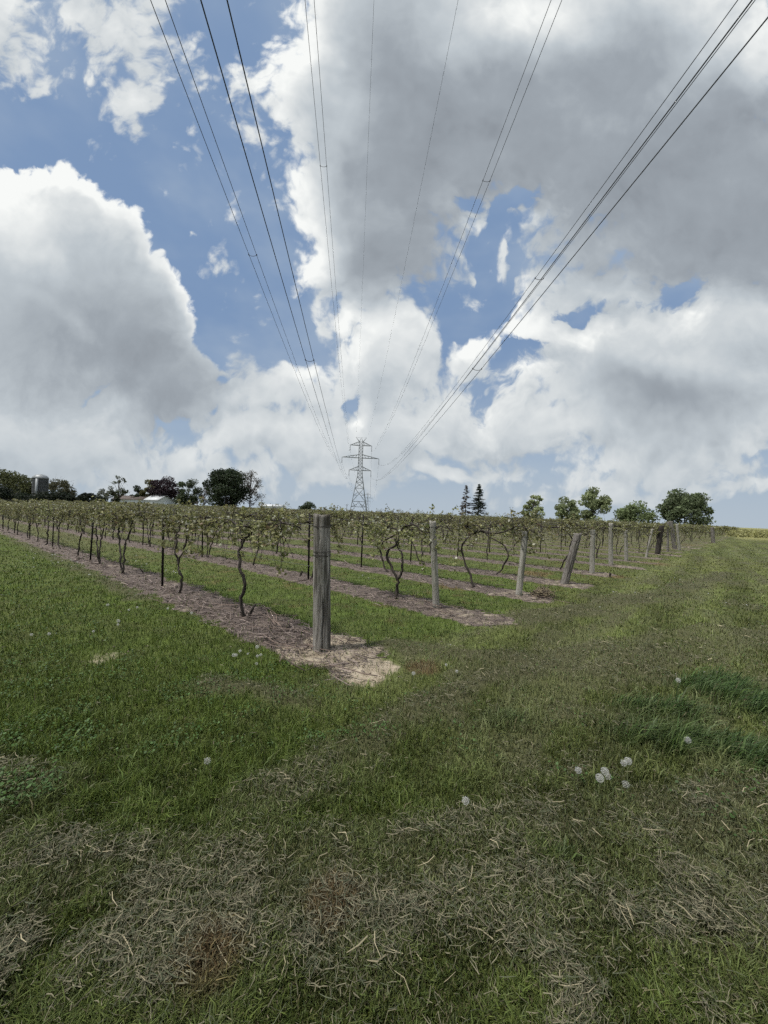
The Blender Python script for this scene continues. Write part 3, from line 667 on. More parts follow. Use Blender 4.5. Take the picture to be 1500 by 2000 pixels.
for d,k,i,x,y in NEAR:
    v=VV[STY.get((k,i),rng.integers(0,14))]
    row='the front row' if k==0 else 'the %s row back'%ordinal(k+1)
    r=thing('grapevine',SPECIAL.get((k,i),('leafy' if i%2 else 'gnarled')+' grapevine, %s from the headland in %s'%(ordinal(i+1),row)),'grapevine',(x,y,hz(x,y)),RROT+(math.pi if (MIR.get((k,i),0) or ((k,i) not in STY and rng.uniform()<.5)) else 0)+rng.normal(0,.04),'grapevines trained along the trellis rows')
    s=rng.uniform(.94,1.06) if d>7 else 1; r.scale=(1,1,s)
    for nm,me in zip(('vine_trunk','vine_canes','vine_leaves'),v): link(nm,me,r)
FV=[[q.arrays() for q in vine_geo(k%7,True,1.27,64)] for k in range(10)]
gt,gl=Geo(),Geo()
for d,k,i,x,y in FAR:
    q=FV[rng.integers(0,10)]; a=RROT+(math.pi if rng.uniform()<.5 else 0); cs,sn=math.cos(a),math.sin(a); Rm=np.array([[cs,sn,0],[-sn,cs,0],[0,0,1]])
    for w,(v,c,qq,tt) in enumerate(q):
        vv=(v*np.array((1,1,rng.uniform(.93,1.07))))@Rm+np.array((x,y,hz(x,y)))
        if w<2: gt.add(vv,qq,tt,(.045,.038,.032))
        else: gt.add(vv,qq,tt,c*rng.uniform(.8,1.1))
tag(gt.build('distant_vines',M['vine_leaf']),kind='stuff')
# ------------------------------------------------------------------ steel line stakes and trellis wires
sg=Geo(); sg.box((0,0,.72),(.042,.006,1.62)); sg.box((0,.0175,.72),(.006,.029,1.62))
for q in range(22): sg.box((0,-.0065,.12+q*.062),(.02,.007,.018))
sme=sg.mesh('line_stake',M['stake_steel'])
stk=[]
for k in range(0,30):
    t=4.75 if k==0 else rng.uniform(3.2,5.4); i=1
    while t<75:
        x,y=st2xy(RS[k],t-.065*RS[k])
        if inview(x,y) and np.hypot(x,y)<62: stk.append((np.hypot(x,y),k,i,x,y))
        t+=5.35; i+=1
for d,k,i,x,y in sorted(stk)[:150]:
    o=link('line_stake',sme); o.location=(x,y,hz(x,y)-.03); o.rotation_euler=(rng.normal(0,.03),rng.normal(0,.035),RROT+rng.normal(0,.2))
    tag(o,'dark steel stake, %s from the headland in %s'%(ordinal(i),'the front row' if k==0 else 'the %s row back'%ordinal(k+1)),'stake','steel stakes along the vine rows')
for k in range(0,12):
    if k<len(PB)-1: b,ax=PB[k]
    for nm,zz,r in (('upper',1.42,.0028),('lower',.93,.0026)):
        s=zz/ax[2] if zz<ax[2] else .96
        st=b+ax*s; g=Geo(); T=np.linspace(0,1,60); L=75 if k else 60
        p=st+np.outer(T,np.array((RD[0]*L,RD[1]*L,0))); p[:,2]=zz+(st[2]-zz)*(1-T)**8-.02*np.sin(T*60)**2
        g.tube(p,r,4)
        tag(g.build('trellis_wire',M['wire_steel']),'thin %s trellis wire running along %s of vines'%(nm,'the front row' if k==0 else 'the %s row back'%ordinal(k+1)),'wire','trellis wires strung along the vine rows')
# ------------------------------------------------------------------ cut stumps, brush heap, fallen stems
def stump(px,lean,L,r,label):
    x,y=gpx(*px); g=Geo(); p=curve([(0,0,-.04),(lean*.3,.02,L*.4),(lean*.8,.0,L*.75),(lean,.02,L)],9,.004); g.tube(p,np.linspace(r,r*.7,9),7,wob=.2)
    o=g.build('vine_stump',M['bark'],None,True); o.location=(x,y,hz(x,y)); tag(o,label,'stump')
stump((484,1212),.09,.20,.022,'short cut vine stump leaning right at the foot of the nearest vine')
stump((585,1128),.06,.13,.03,'small dark stump in the second bed left of the thickest post')
stump((280,1118),-.1,.14,.014,'broken vine stub in the front bed beyond the nearest steel stake')
stump((1192,1128),0,.14,.03,'small dark stub in the turf below the tall pale post')
x,y=gpx(1060,1166); g=Geo()
for q in range(170):
    a=rng.uniform(0,6.28); r0=rng.uniform(0,.25)*rng.uniform(.3,1); L=rng.uniform(.12,.4); c=np.array((np.cos(a)*r0,np.sin(a)*r0*.7,rng.uniform(.01,.16)*(1-r0/.4)+.01)); d=np.array((rng.normal(),rng.normal(),rng.normal(0,.3))); d/=np.linalg.norm(d)
    p=curve([c-d*L/2,c+rng.normal(0,.03,3),c+d*L/2],5); p[:,2]=np.maximum(p[:,2],.01); g.tube(p,np.linspace(.006,.003,5),4,c=(np.array((.10,.08,.065)) if q%3==0 else np.array((.25,.205,.135)))*rng.uniform(.5,1.3))
o=g.build('brush_pile',M['twig']); o.location=(x,y,hz(x,y)); tag(o,'low heap of dark prunings and straw at the foot of the tilting pale post','brush pile')
# ------------------------------------------------------------------ dandelion clocks
def dandelion(h,r,n,seed):
    r2=np.random.default_rng(seed); st,hd=Geo(),Geo()
    lean=r2.normal(0,.12,2)*h; p=curve([(0,0,-.02),(lean[0]*.3,lean[1]*.3,h*.5),(lean[0],lean[1],h)],7); st.tube(p,np.linspace(.0022,.0015,7),5,c=(.13,.15,.07))
    c=p[-1]; k=np.arange(n)+.5; ph=np.arccos(1-2*k/n); th=np.pi*(1+5**.5)*k
    D=np.stack([np.cos(th)*np.sin(ph),np.sin(th)*np.sin(ph),np.cos(ph)],1)
    a=np.cross(D,(0.3,.4,.8)); a/=np.linalg.norm(a,axis=1)[:,None]; b=np.cross(D,a); w=r*.03
    hd.add(np.stack([c+D*r*.12-a*w,c+D*r*.12+a*w,c+D*r*.85],1).reshape(-1,3),t=np.arange(n*3).reshape(-1,3),c=(.30,.29,.26))
    for q in range(6):   # tufts: little umbrellas of hairs
        an=q*np.pi/3; e=(np.cos(an)*a+np.sin(an)*b); f=(-np.sin(an)*a+np.cos(an)*b)
        hd.add(np.stack([c+D*r*.84,c+D*r*(.94+.12*np.sin(k*7))[:,None]+e*r*.20+f*r*.028,c+D*r*(.94+.12*np.sin(k*7))[:,None]+e*r*.20-f*r*.028],1).reshape(-1,3),t=np.arange(n*3).reshape(-1,3),c=(.80,.80,.78))
    co=Geo(); u=np.linspace(0,np.pi,5)
    co.tube(np.array([c-(0,0,r*.14),c-(0,0,r*.1),c+(0,0,r*.05),c+(0,0,r*.14)]),np.array((.02,.15,.15,.02))*r,6,c=(.16,.13,.08))
    return st.mesh('stem',M['twig']),hd.mesh('seed_head',M['seed']),co.mesh('flower_base',M['twig'])
DM=[dandelion(h,r,n,q) for q,(h,r,n) in enumerate(((.13,.022,80),(.14,.021,75),(.11,.0185,70),(.13,.018,42)))]
DS=[dandelion(h,r,80,q+9) for q,(h,r) in enumerate(((.07,.017),(.05,.015),(.09,.018)))]
def put_dandelion(px,me,label,group,head=True):
    h=me[1].vertices[0].co.z
    d=pdir(*px); k=(EYE-h)/-d.z if head else EYE/-d.z; x,y=d.x*k,d.y*k
    r=thing('dandelion',label,'dandelion',(x,y,hz(x,y)),rng.uniform(-.6,.6),group); r.scale=(1,1,1) if head else (rng.uniform(.8,1.25) if px[0]<640 else rng.uniform(.6,1.0),)*3
    for nm,m_ in zip(('stem','seed_head','flower_base'),me): link(nm,m_,r)
    
NEARD=[((1170,1525),0,'round white dandelion clock, front one of the clump in the headland grass'),((1182,1514),1,'large dandelion clock overlapping just behind the front one of the clump'),((1169,1509),3,'small faded dandelion clock tucked behind the two round ones'),((1217,1491),2,'dandelion clock touching its twin at the back of the clump'),((1227,1490),1,'rightmost dandelion clock of the twin pair at the back of the clump'),((1206,1527),3,'sparse half blown dandelion clock standing apart right of the clump front'),((1128,1508),2,'single small dandelion clock standing left of the clump'),((1342,1443),0,'lone round dandelion clock at the edge of the long dark grass'),((1327,1328),1,'lone dandelion clock far behind the long grass in the mown strip'),((908,1574),2,'pale dandelion clock alone in the yellowish turf left of the clump'),((398,1477),3,'tiny dandelion clock alone in the dark turf at left centre')]
for px,q,lab in NEARD: put_dandelion(px,DM[q],lab,'dandelion clocks')
SM=[]
for (cx,cy,sx,sy,n) in ((150,1095,110,18,34),(90,1080,60,14,16),(300,1110,60,25,12),(70,1245,25,15,4),(300,1190,80,40,8),(500,1290,60,30,14),(240,1200,60,30,6),(880,1290,200,60,6),(1330,1180,120,50,10),(1400,1330,70,25,6),(700,1130,60,6,6),(1290,1130,60,15,8)):
    for q in range(int(n*.7)):
        px=rng.normal(cx,sx*.6); py=rng.normal(cy,sy*.6)
        if -20<px<1520 and py>1050: SM.append((px,py))
for px,py in SM:
    x,y=gpx(px,py); z=zones(np.array([x]),np.array([y]))
    if z['bed'][0]>.5 or y>26: continue
    lab,grp=('small white dandelion head scattered in the dark turf beside the front bed','dandelion heads in the dark turf left') if px<640 else ('small white dandelion head scattered over the mown headland strip','dandelion heads over the mown headland')
    put_dandelion((px,py),DS[rng.integers(0,3)],lab,grp,False)
# ------------------------------------------------------------------ trees, bushes, conifers
def tree(name,pl,top,depth,cw,label,cat,col,crown=(.25,.5),n=2600,leaf=.42,clumps=26,spread=.5,bare=0.0,trunks=1,shape='round',group=None,lobes=None,seed=1):
    """pl is the pixel x of the trunk, top the pixel y of the crown's top, cw its width in pixels"""
    r2=np.random.default_rng(seed); sc_=depth/F
    x=world(pl,1000,depth)[0]; base=np.array((x,depth,0.)); tp=world(pl,top,depth)[2]; H=tp; Wd=cw*sc_/2
    root=thing(name,label,cat,base,0,group); g=Geo(); cl=[]
    zlo=H*crown[0]*.6; zc=H*crown[1]*.9
    for q in range(clumps):
        while True:
            p=r2.uniform(-1,1,3)
            if p@p<1: break
        if shape=='round': p/=max(np.linalg.norm(p),.01)**.45
        if shape=='dome': p[2]=abs(p[2])*1.0 if r2.uniform()<.62 else p[2]*.8; p/=max(np.linalg.norm(p),.01)**.5
        zz=zc+(H*.93-zc)*p[2] if p[2]>0 else zc+(zc-zlo)*p[2]
        c=np.array((p[0]*Wd*.86,p[1]*Wd*.86,zz))
        if lobes: lx,lz,lr=lobes[r2.integers(0,len(lobes))]; c=np.array((lx*Wd+p[0]*lr*Wd,p[1]*lr*Wd,lz*H+p[2]*lr*Wd))
        cl.append(c)
    for k in range(trunks):
        ox=(k-(trunks-1)/2)*Wd*.35
        g.tube(curve([(ox,0,-.3),(ox*1.1+.1,0,zlo*.6),(ox*1.3,0.1,zc),(ox*1.5,.1,H*.82)],8),np.linspace(H*.022,H*.005,8)/trunks**.4,6)
    for c in cl:
        s0=np.array((0,0,max(zlo*.6,min(c[2]*.62,zc)))); md=(s0+c)/2+np.array((0,0,-.03*H)); g.tube(curve([s0,md,c],5),np.linspace(H*.008,H*.0025,5),4)
        for q in range(int(bare*7)):
            e=c+r2.normal(0,1,3)*Wd*.22; g.tube(np.array([c*.8+s0*.2,(c+e)/2+r2.normal(0,.1,3),e]),(H*.003,H*.002,H*.001),3)
    g.build('trunk',M['tree_bark'],root,True)
    f=Geo(); per=max(4,int(n*1.9/clumps)); P=[];C=[]
    for c in cl:
        rr=Wd*spread*1.12*r2.uniform(.55,1.15); q=r2.normal(size=(per,3)); q/=np.linalg.norm(q,axis=1)[:,None]; q*=r2.uniform(.2,1,(per,1))**.5*rr*np.array((1,1,.72))
        P.append(c+q); C.append(np.tile(np.array(col)*r2.uniform(.75,1.25),(per,1)))
    P=np.vstack(P); C=np.vstack(C)*r2.uniform(.75,1.3,(len(P),1)); ok=P[:,2]>.2; P=P[ok];C=C[ok]; m=len(P)
    A=r2.normal(size=(m,3)); A/=np.linalg.norm(A,axis=1)[:,None]; B=np.cross(A,r2.normal(size=(m,3))); B/=np.linalg.norm(B,axis=1)[:,None]; L=leaf*1.25*r2.uniform(.6,1.3,(m,1))
    v=np.stack([P-A*L*.5,P+B*L*.33,P+A*L*.5,P-B*L*.33],1).reshape(-1,3); b=np.arange(m)*4
    f.add(v,np.stack([b,b+1,b+2,b+3],1),c=np.repeat(C,4,0)); f.build('crown',M['tree_leaf'],root); return root
def conifer(px,top,depth,cw,label,col,dens=1.0,seed=1):
    r2=np.random.default_rng(seed); sc_=depth/F; x=world(px,1000,depth)[0]; H=world(px,top,depth)[2]; Wd=cw*sc_/2
    root=thing('spruce_tree',label,'tree',(x,depth,0),0,'pair of spruces'); g=Geo(); g.tube(curve([(0,0,-.3),(.05,0,H*.5),(0,0,H)],6),np.linspace(H*.018,.02,6),6); f=Geo(); P=[]
    for q in range(int(190*dens)):
        h=r2.uniform(.10,.99)**.85; a=r2.uniform(0,6.28); L=1.45*Wd*(1-h)**.75*r2.uniform(.65,1.15)+.15; s0=np.array((0,0,h*H)); e=np.array((np.cos(a)*L,np.sin(a)*L,h*H-L*.22+.08*L*r2.normal())); md=(s0+e)/2-np.array((0,0,L*.12)); p=curve([s0,md,e],6); g.tube(p,np.linspace(.05,.012,6),3)
        k=int(26*dens*(L/Wd+.25)); fr=r2.uniform(.2 if dens>.8 else .55,1.05,(k,1)); P.append(s0+(e-s0)*fr-np.array((0,0,1))*L*.12*np.sin(fr*3.14)+r2.normal(0,.13,(k,3))*np.array((1,1,.6)))
    P=np.vstack(P); m=len(P); A=r2.normal(size=(m,3))*np.array((1,1,.5))+np.array((0,0,-.35)); A/=np.linalg.norm(A,axis=1)[:,None]; B=np.cross(A,r2.normal(size=(m,3))); B/=np.linalg.norm(B,axis=1)[:,None]; L=r2.uniform(.25,.5,(m,1)); v=np.stack([P-A*L*.5,P+B*L*.25,P+A*L*.5,P-B*L*.25],1).reshape(-1,3); b=np.arange(m)*4
    f.add(v,np.stack([b,b+1,b+2,b+3],1),c=np.repeat(np.array(col)*r2.uniform(.6,1.4,(m,1)),4,0)); g.build('trunk',M['tree_bark'],root,True); f.build('crown',M['needle'],root)
DG=(.034,.048,.025); LG=(.27,.31,.16); PU=(.036,.024,.030); BR=(.10,.09,.065)
tree('shade_tree',440,905,135,84,'largest tree, very dark dense rounded maple right of the barn','tree',DG,(.04,.40),6500,.55,60,.36,shape='dome',seed=3)
tree('bare_tree',487,915,140,52,'tall thinly leafed twiggy tree behind the right side of the large dark maple','tree',BR,(.25,.55),700,.35,34,.34,1.0,seed=4)
tree('shade_tree',322,931,150,52,'dark purple leafed maple rising behind the white barn','tree',PU,(.2,.55),3000,.5,26,.45,shape='dome',seed=5)
tree('shade_tree',296,933,155,38,'yellow green tree just left of the purple maple behind the barn','tree',(.125,.12,.05),(.2,.55),1500,.5,20,.42,seed=6)
tree('shade_tree',267,946,155,32,'small dark round tree between the thin tree and the barn trees','tree',DG,(.2,.5),1500,.5,18,.45,seed=7)
tree('shade_tree',366,932,140,50,'mid green spiky topped tree right of the barn gable','tree',(.06,.08,.04),(.15,.5),2400,.45,30,.34,.3,seed=8)
tree('bare_tree',397,936,145,34,'small sparse twiggy tree left of the large dark maple','tree',BR,(.25,.55),420,.32,22,.32,1.0,seed=9)
tree('sapling',230,921,120,34,'tall thin airy tree with sparse leaves standing left of the barn','tree',(.08,.095,.05),(.18,.55),650,.36,30,.26,.6,seed=10)
tree('bush',205,954,118,44,'low sparse bush at the foot of the thin airy tree','bush',(.07,.08,.045),(.05,.5),800,.36,20,.3,.5,trunks=3,seed=11)
tree('bush',12,922,150,92,'broad olive green bushy tree at the left edge beside the silo','bush',(.072,.080,.034),(.04,.4),5200,.55,36,.4,.2,trunks=4,shape='dome',seed=12)
tree('bush',115,932,140,64,'olive twiggy bush standing just right of the silo','bush',(.088,.088,.05),(.04,.4),2300,.42,32,.3,.6,trunks=4,shape='dome',seed=13)
for q,(px,tp,w,dp) in enumerate(((12,953,60,112),(62,968,50,112),(105,962,60,112),(150,967,34,112),(172,963,26,112),(193,969,24,112))):
    tree('dark_shrub',px,tp,dp,w,('dark shrub at the left edge below the broad olive bush','dark low shrub hiding the foot of the silo','dark shrub below the olive twiggy bush','low dark evergreen shrub right of the twiggy bush','pointed dark evergreen in the shrub row, second before the thin tree','small dark evergreen closest to the thin airy tree')[q],'shrub',(.020,.027,.017),(.02,.4),1500,.42,16,.5,trunks=2,shape='dome',seed=20+q)
tree('shade_tree',599,980,150,32,'small round green tree on the skyline left of the thickest post','tree',(.055,.075,.04),(.2,.55),900,.45,14,.45,seed=30)
conifer(909,947,120,19,'thinner brownish half bare spruce, left one of the pair on the skyline',(.075,.06,.045),.6,31)
conifer(934,945,120,30,'dense dark green spruce, right one of the pair on the skyline',(.028,.04,.026),1.0,32)
GR='broadleaf trees beyond the rows'
tree('shade_tree',1043,962,105,44,'light green tree with a thin twiggy top, first right of the spruces','tree',LG,(.15,.42),1500,.42,30,.3,.6,group=GR,seed=33)
tree('shade_tree',1108,969,105,48,'rounded light green tree touching a taller spreading tree on its right','tree',(.24,.28,.145),(.15,.5),2300,.42,26,.36,group=GR,seed=34)
tree('shade_tree',1158,952,100,66,'tall spreading light green tree reaching out to the right, between two lower trees','tree',(.24,.28,.145),(.15,.5),2900,.42,34,.3,.3,group=GR,seed=35,lobes=[(-.2,.42,.4),(.1,.72,.33),(-.35,.64,.3),(.55,.62,.3),(.2,.36,.42),(-.05,.84,.2),(.72,.66,.18),(.3,.52,.4),(.0,.22,.4),(-.4,.3,.3)])
tree('shade_tree',1240,980,100,62,'low broad bright green tree left of the darkest right hand tree','tree',(.17,.215,.10),(.15,.45),2900,.42,30,.4,shape='dome',group=GR,seed=36)
tree('shade_tree',1338,954,95,84,'dense dark green rounded tree behind the cluster of leaning posts','tree',(.125,.158,.082),(.12,.42),5200,.45,46,.36,.2,shape='dome',group=GR,seed=37)
# ------------------------------------------------------------------ farm buildings
b=world(76.5,1000,125); r=2.05
sil=thing('silo','tall dark concrete silo with pale domed cap among bushes','silo',(b[0],125,0)); g=Geo()
rr=[]; pp=[]
for q in np.arange(0,8.2,.45): pp+=[(0,0,q),(0,0,q+.38),(0,0,q+.40)]; rr+=[r,r,r+.04]
g.tube(pp,rr,36); g.build('silo_wall',M['silo_concrete'],sil)
g=Geo(); a=np.linspace(0,np.pi/2*.98,10); g.tube(np.stack([0*a,0*a,8.25+np.sin(a)*1.5],1),np.cos(a)*(r+.08)+.02,36); g.build('silo_dome',M['silo_dome_metal'],sil,True)
g=Geo(); g.box((.75,-r-.1,4.1),(.6,.5,8.1)); g.build('silo_chute',M['silo_dome_metal'],sil)
def gable(root,L,W,He,Hr,roofm,wallm,ov=.35):
    g=Geo(); v=[(-L/2,-W/2,0),(L/2,-W/2,0),(L/2,W/2,0),(-L/2,W/2,0),(-L/2,-W/2,He),(L/2,-W/2,He),(L/2,W/2,He),(-L/2,W/2,He),(-L/2,0,Hr),(L/2,0,Hr)]
    g.add(v,[(0,1,5,4),(2,3,7,6),(1,2,6,5),(3,0,4,7)],[(5,6,9),(7,4,8)]); g.build('wall',wallm,root)
    g=Geo(); sl=(Hr-He)/(W/2)
    for s in (-1,1):
        e=(W/2+ov)*s; ze=He-sl*ov; x0=L/2+ov; th=.12
        g.add([(-x0,0,Hr+.05),(x0,0,Hr+.05),(x0,e,ze+.05),(-x0,e,ze+.05),(-x0,0,Hr+.05+th),(x0,0,Hr+.05+th),(x0,e,ze+.05+th),(-x0,e,ze+.05+th)],[(0,1,2,3),(4,5,6,7),(0,1,5,4),(1,2,6,5),(2,3,7,6),(3,0,4,7)])
    g.build('roof',roofm,root)
b=world(310,1000,148); barn=thing('barn','weathered white gabled barn with pale metal roof below the purple maple','barn',(b[0],148,0),R(-28)); gable(barn,8.5,6.0,3.1,4.9,M['barn_roof_metal'],M['barn_siding'])
g=Geo(); g.box((4.27,0,1.2),(.06,1.8,2.3)); g.build('barn_door',M['barn_siding'],barn); g=Geo(); g.box((1.5,-3.02,1.7),(.9,.05,.8)); g.build('window',M['dark_opening'],barn)
b=world(262,1000,152); shed=thing('farm_shed','long low white shed with brown shingled roof joined left of the gabled barn','shed',(b[0],153,0),R(-4)); gable(shed,14.5,6,3.0,4.3,M['shed_roof_shingle'],M['barn_siding'])
for q in range(4): g=Geo(); g.box((-5+q*3.1,-3.02,1.6),(.9,.05,.8)); g.build('window',M['dark_opening'],shed)
b=world(532,1000,260); hut=thing('low_building','low distant building with pale flat roof line right of the large maple','building',(b[0],260,0)); gable(hut,14,8,3.2,4.4,M['barn_roof_metal'],M['barn_siding'])
def upole(px,top,depth,label):
    b=world(px,1000,depth); H=world(px,top,depth)[2]; p=thing('utility_pole',label,'utility pole',(b[0],depth,0)); g=Geo(); g.tube([(0,0,-.3),(0,0,H*.5),(0,0,H)],(.20,.17,.14),8); g.build('pole',M['pole_wood'],p); g=Geo(); g.box((0,-.2,H-.8),(2.4,.12,.14)); g.build('crossarm',M['pole_wood'],p); return b,H
upole(510,975,240,'thin utility pole with crossarm on the skyline right of the large maple')
upole(528,983,280,'shorter farther utility pole right of the first one on the skyline')
upole(677,984,260,'thin lone pole on the skyline just left of the big pylon')
# ------------------------------------------------------------------ transmission towers and power lines
TY=225.0; tb=world(700,1000,TY); TX=tb[0]; LX=lambda y: 3.6+(TX-3.6)/TY*y; YAW=math.atan2(-(TX-3.6),TY)
prof=[(0,5.2),(7.7,3.85),(15.5,2.6),(22,1.55),(26,1.2),(34,1.15),(40.6,1.1),(42.8,1.05)]
def hw(z): return float(np.interp(z,[p[0] for p in prof],[p[1] for p in prof]))
def tower_meshes():
    body=Geo(); B=lambda g,a,b,r: g.tube([a,b],r,4,cap=False)
    zs=[0,7.7,15.5,19,22,24.2,26,28.2,30.2,32,33.3,35.2,37,39,40.6,42.8]
    for sx in(-1,1):
        for sy in (-1,1):
            for z0,z1 in zip(zs[:-1],zs[1:]): B(body,(sx*hw(z0),sy*hw(z0),z0),(sx*hw(z1),sy*hw(z1),z1),.15)
    for z0,z1 in zip(zs[:-1],zs[1:]):
        a,b=hw(z0),hw(z1); r=.075 if z0<20 else .06
        for s in(-1,1):
            if z0==0:
                zm=5.2; B(body,(-a,s*a,0),(0,s*hw(7.7),7.7),r); B(body,(a,s*a,0),(0,s*hw(7.7),7.7),r); B(body,(s*a,-a,0),(s*hw(7.7),0,7.7),r); B(body,(s*a,a,0),(s*hw(7.7),0,7.7),r)
                c=hw(4.6); B(body,(-c,s*c,4.6),(c,s*c,4.6),r)
                for k in(-1,1): B(body,(k*c,s*c,4.6),(k*1.0,s*hw(6.2),6.2),r); B(body,(k*hw(7.7),s*hw(7.7),7.7),(k*2.0,s*c,4.6),r)
            else:
                B(body,(-a,s*a,z0),(b,s*b,z1),r); B(body,(a,s*a,z0),(-b,s*b,z1),r); B(body,(s*a,-a,z0),(s*b,b,z1),r); B(body,(s*a,a,z0),(s*b,-b,z1),r)
                if z0==7.7:
                    c=hw(11.3)
                    for k in (-1,1): B(body,(k*c,s*c,11.3),(k*1.2,s*c,11.3),r*.8); B(body,(k*c,s*c,11.3),(k*.6,s*hw(13.2),13.2),r*.8)
            B(body,(-b,s*b,z1),(b,s*b,z1),r); B(body,(s*b,-b,z1),(s*b,b,z1),r)
    arms=[]
    for (z,zp,h) in ((26,28.2,6.4),(33.3,35.2,10.8),(40.6,42.8,6.3)):
        g=Geo(); a=hw(z); p=hw(zp)
        for sx in(-1,1):
            tip=np.array((sx*h,0,z)); n=5
            for sy in(-1,1):
                lo=np.array((sx*a,sy*a,z)); up=np.array((sx*p,sy*p,zp)); B(g,lo,tip,.12); B(g,up,tip,.10)
                for k in range(1,n): f=k/n; B(g,lo+(tip-lo)*f,up+(tip-up)*(f-.5/n),.05)
            for k in range(1,n): f=k/n; l1=np.array((sx*a,-a,z)); l2=np.array((sx*a,a,z)); B(g,l1+(tip-l1)*f,l2+(tip-l2)*f,.05)
        arms.append(g.mesh('crossarm',M['tower_steel']))
    pk=Geo()
    for sx in(-1,1):
        tip=(sx*3.0,0,45.2)
        for sy in(-1,1): B(pk,(sx*1.05,sy*1.05,42.8),tip,.11); B(pk,(sx*.1,sy*.0,44.9),(sx*1.05,sy*1.05,42.8),.07)
    B(pk,(-3,0,45.2),(3,0,45.2),.05)
    ins=Geo(); zz=np.linspace(0,-3.0,25); ins.tube(np.stack([0*zz,0*zz,zz],1),np.where(np.arange(25)%2,.16,.08),8); ins.box((0,0,-3.05),(.6,.25,.22))
    return body.mesh('lattice_body',M['tower_steel']),arms,pk.mesh('earth_wire_peak',M['tower_steel']),ins.mesh('insulator',M['insulator_glass'])
TM=tower_meshes()
def put_tower(x,y,yaw,label):
    r=thing('transmission_tower',label,'pylon',(x,y,0),yaw,'transmission towers'); link('lattice_body',TM[0],r)
    for a in TM[1]: link('crossarm',a,r)
    link('earth_wire_peak',TM[2],r)
    for z,h in ((26,6.4),(33.3,10.8),(40.6,6.3)):
        for s in(-1,1): o=link('insulator',TM[3],r); o.location=(s*h,0,z)
put_tower(TX,TY,YAW,'tall steel lattice pylon with three crossarms at the middle of the skyline')
T2=world(717,1000,850); put_tower(T2[0],850,0,'tiny far lattice pylon seen through the right leg of the tall one')
cy,sy_=math.cos(YAW),math.sin(YAW)
def wire_pt(off,zt,y,sag=11.3,x0=None): # a point of the span over the camera at distance y along the view
    xt=TX+off*cy; x0=3.6+off if x0 is None else x0
    return np.array((x0+(xt-x0)*y/TY,y+off*sy_*max(y,0)/TY,zt-sag*(1-((y-37.5)/187.5)**2)))
FIT={('middle',-1):(-6.45,13.65),('lower',-1):(-2.7,13.05),('top',-1):(-3.15,10.95),('top',1):(7.65,13.95),('middle',1):(9.75,14.85),('lower',1):(6.0,13.5)}
PH=[('lower',26-3.1,6.4,11.3),('middle',33.3-3.1,10.8,11.1),('top',40.6-3.1,6.3,10.9)]
SPPX={('lower',-1):[(605,703)],('middle',-1):[(497,497)],('top',-1):[(632,324)],('top',1):[(952,352)],('middle',1):[(1053,543)],('lower',1):[(937,720)]}
Y=np.concatenate([np.linspace(-150,-10,15),np.linspace(-6,60,34),np.linspace(65,TY,40)])
for nm,zt,h,sag in PH:
    for s in(-1,1):
        side='left' if s<0 else 'right'; x0,sag=FIT[(nm,s)]
        r=thing('conductor_bundle','twin black power line to the %s end of the tall pylon\'s %s crossarm'%(side,nm),'power line',(0,0,0),0,'twin power lines overhead')
        for q in(-.225,.225):
            g=Geo(); g.tube([wire_pt(s*h,zt,y,sag,x0)+np.array((q*cy,q*sy_,0)) for y in Y],.0135,5); g.build('conductor',M['conductor_metal'],r)
        ylist=[]
        for tgt in SPPX[(nm,s)]:
            yy=np.linspace(5,120,2000); e=[abs(project(wire_pt(s*h,zt,y,sag,x0))[1]-tgt[1]) for y in yy]; ylist.append(yy[int(np.argmin(e))])
        ylist+= [ylist[0]+60,ylist[0]+120]
        for y in ylist:
            c=wire_pt(s*h,zt,y,sag,x0); g=Geo(); p=curve([c+np.array((-.26,0,.02)),c+np.array((-.17,0,-.05)),c+np.array((0,0,-.085)),c+np.array((.17,0,-.05)),c+np.array((.26,0,.02))],11); g.tube(p,.012,6)
            for q in(-.235,.235): g.box(c+np.array((q,0,0)),(.04,.10,.05))
            g.build('spacer',M['stake_steel'],r)
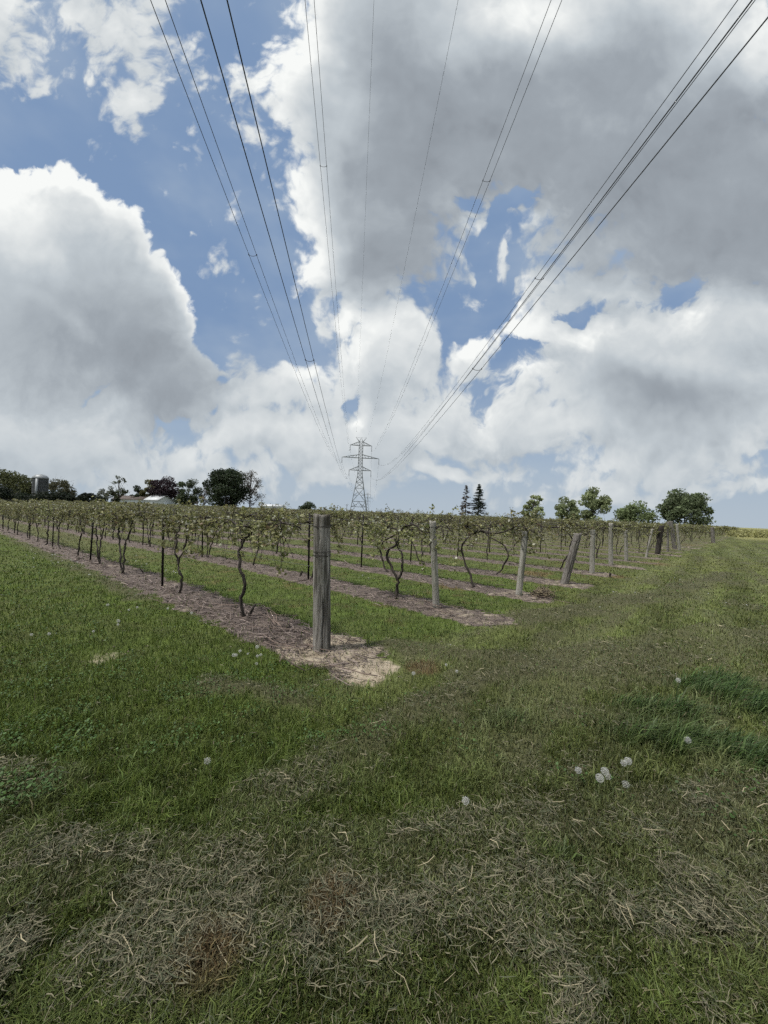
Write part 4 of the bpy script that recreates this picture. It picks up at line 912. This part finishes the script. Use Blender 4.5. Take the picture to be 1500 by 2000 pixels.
for s in(-1,1):
    g=Geo(); g.tube([wire_pt(s*3.0,45.2,y,9.3 if s<0 else 14.4,0.0 if s<0 else 4.65) for y in Y],.009,5); tag(g.build('earth_wire',M['conductor_metal']),'thin earth wire to the %s tip of the tall pylon\'s peak'%('left' if s<0 else 'right'),'power line')
for nm,zt,h,sag in PH:
    for s in(-1,1):
        a=np.array((TX+s*h*cy,TY+s*h*sy_,zt)); b=np.array((T2[0]+s*h,850,zt)); T=np.linspace(0,1,40)[:,None]; p=a+(b-a)*T; p[:,2]-=14*4*(T*(1-T))[:,0]
        g=Geo(); g.tube(p,.03,4); tag(g.build('far_power_line',M['conductor_metal']),'faint far power line between the pylons, %s end of the %s crossarm'%('left' if s<0 else 'right',nm),'power line','faint lines between the two pylons')
# ------------------------------------------------------------------ sunlight put in as pale leaf colour: crop beyond the right end of the rows
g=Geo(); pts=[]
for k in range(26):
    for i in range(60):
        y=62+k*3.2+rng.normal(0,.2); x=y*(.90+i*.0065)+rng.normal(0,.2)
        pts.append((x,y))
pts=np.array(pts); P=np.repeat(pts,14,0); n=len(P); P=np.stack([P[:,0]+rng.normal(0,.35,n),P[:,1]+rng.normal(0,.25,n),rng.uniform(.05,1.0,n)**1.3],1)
leaves(g,P,rng.uniform(.16,.34,n),True,np.clip(np.array((.32,.32,.14))*rng.uniform(.6,1.35,(n,1)),0,.6)); tag(g.build('sunlit_crop_rows',M['vine_leaf']),kind='stuff')
# ------------------------------------------------------------------ light
SUN_EL,SUN_AZ=R(65),R(-108)
L=bpy.data.lights.new('sun','SUN'); L.energy=2.7; L.angle=R(6); L.color=(1,.96,.90); so=link('sun',L); dv=-Vector((math.sin(SUN_AZ)*math.cos(SUN_EL),math.cos(SUN_AZ)*math.cos(SUN_EL),math.sin(SUN_EL))); so.rotation_euler=dv.to_track_quat('-Z','Y').to_euler()
make_sky(SUN_EL,SUN_AZ); make_camera()
SC.view_settings.view_transform='Standard'; SC.view_settings.look='None'; SC.view_settings.exposure=EXPO; SC.view_settings.gamma=1
c=SC.cycles; c.use_adaptive_sampling=True; c.adaptive_threshold=.02; c.adaptive_min_samples=10; c.max_bounces=5; c.diffuse_bounces=2; c.transmission_bounces=3; c.glossy_bounces=2; c.use_denoising=False
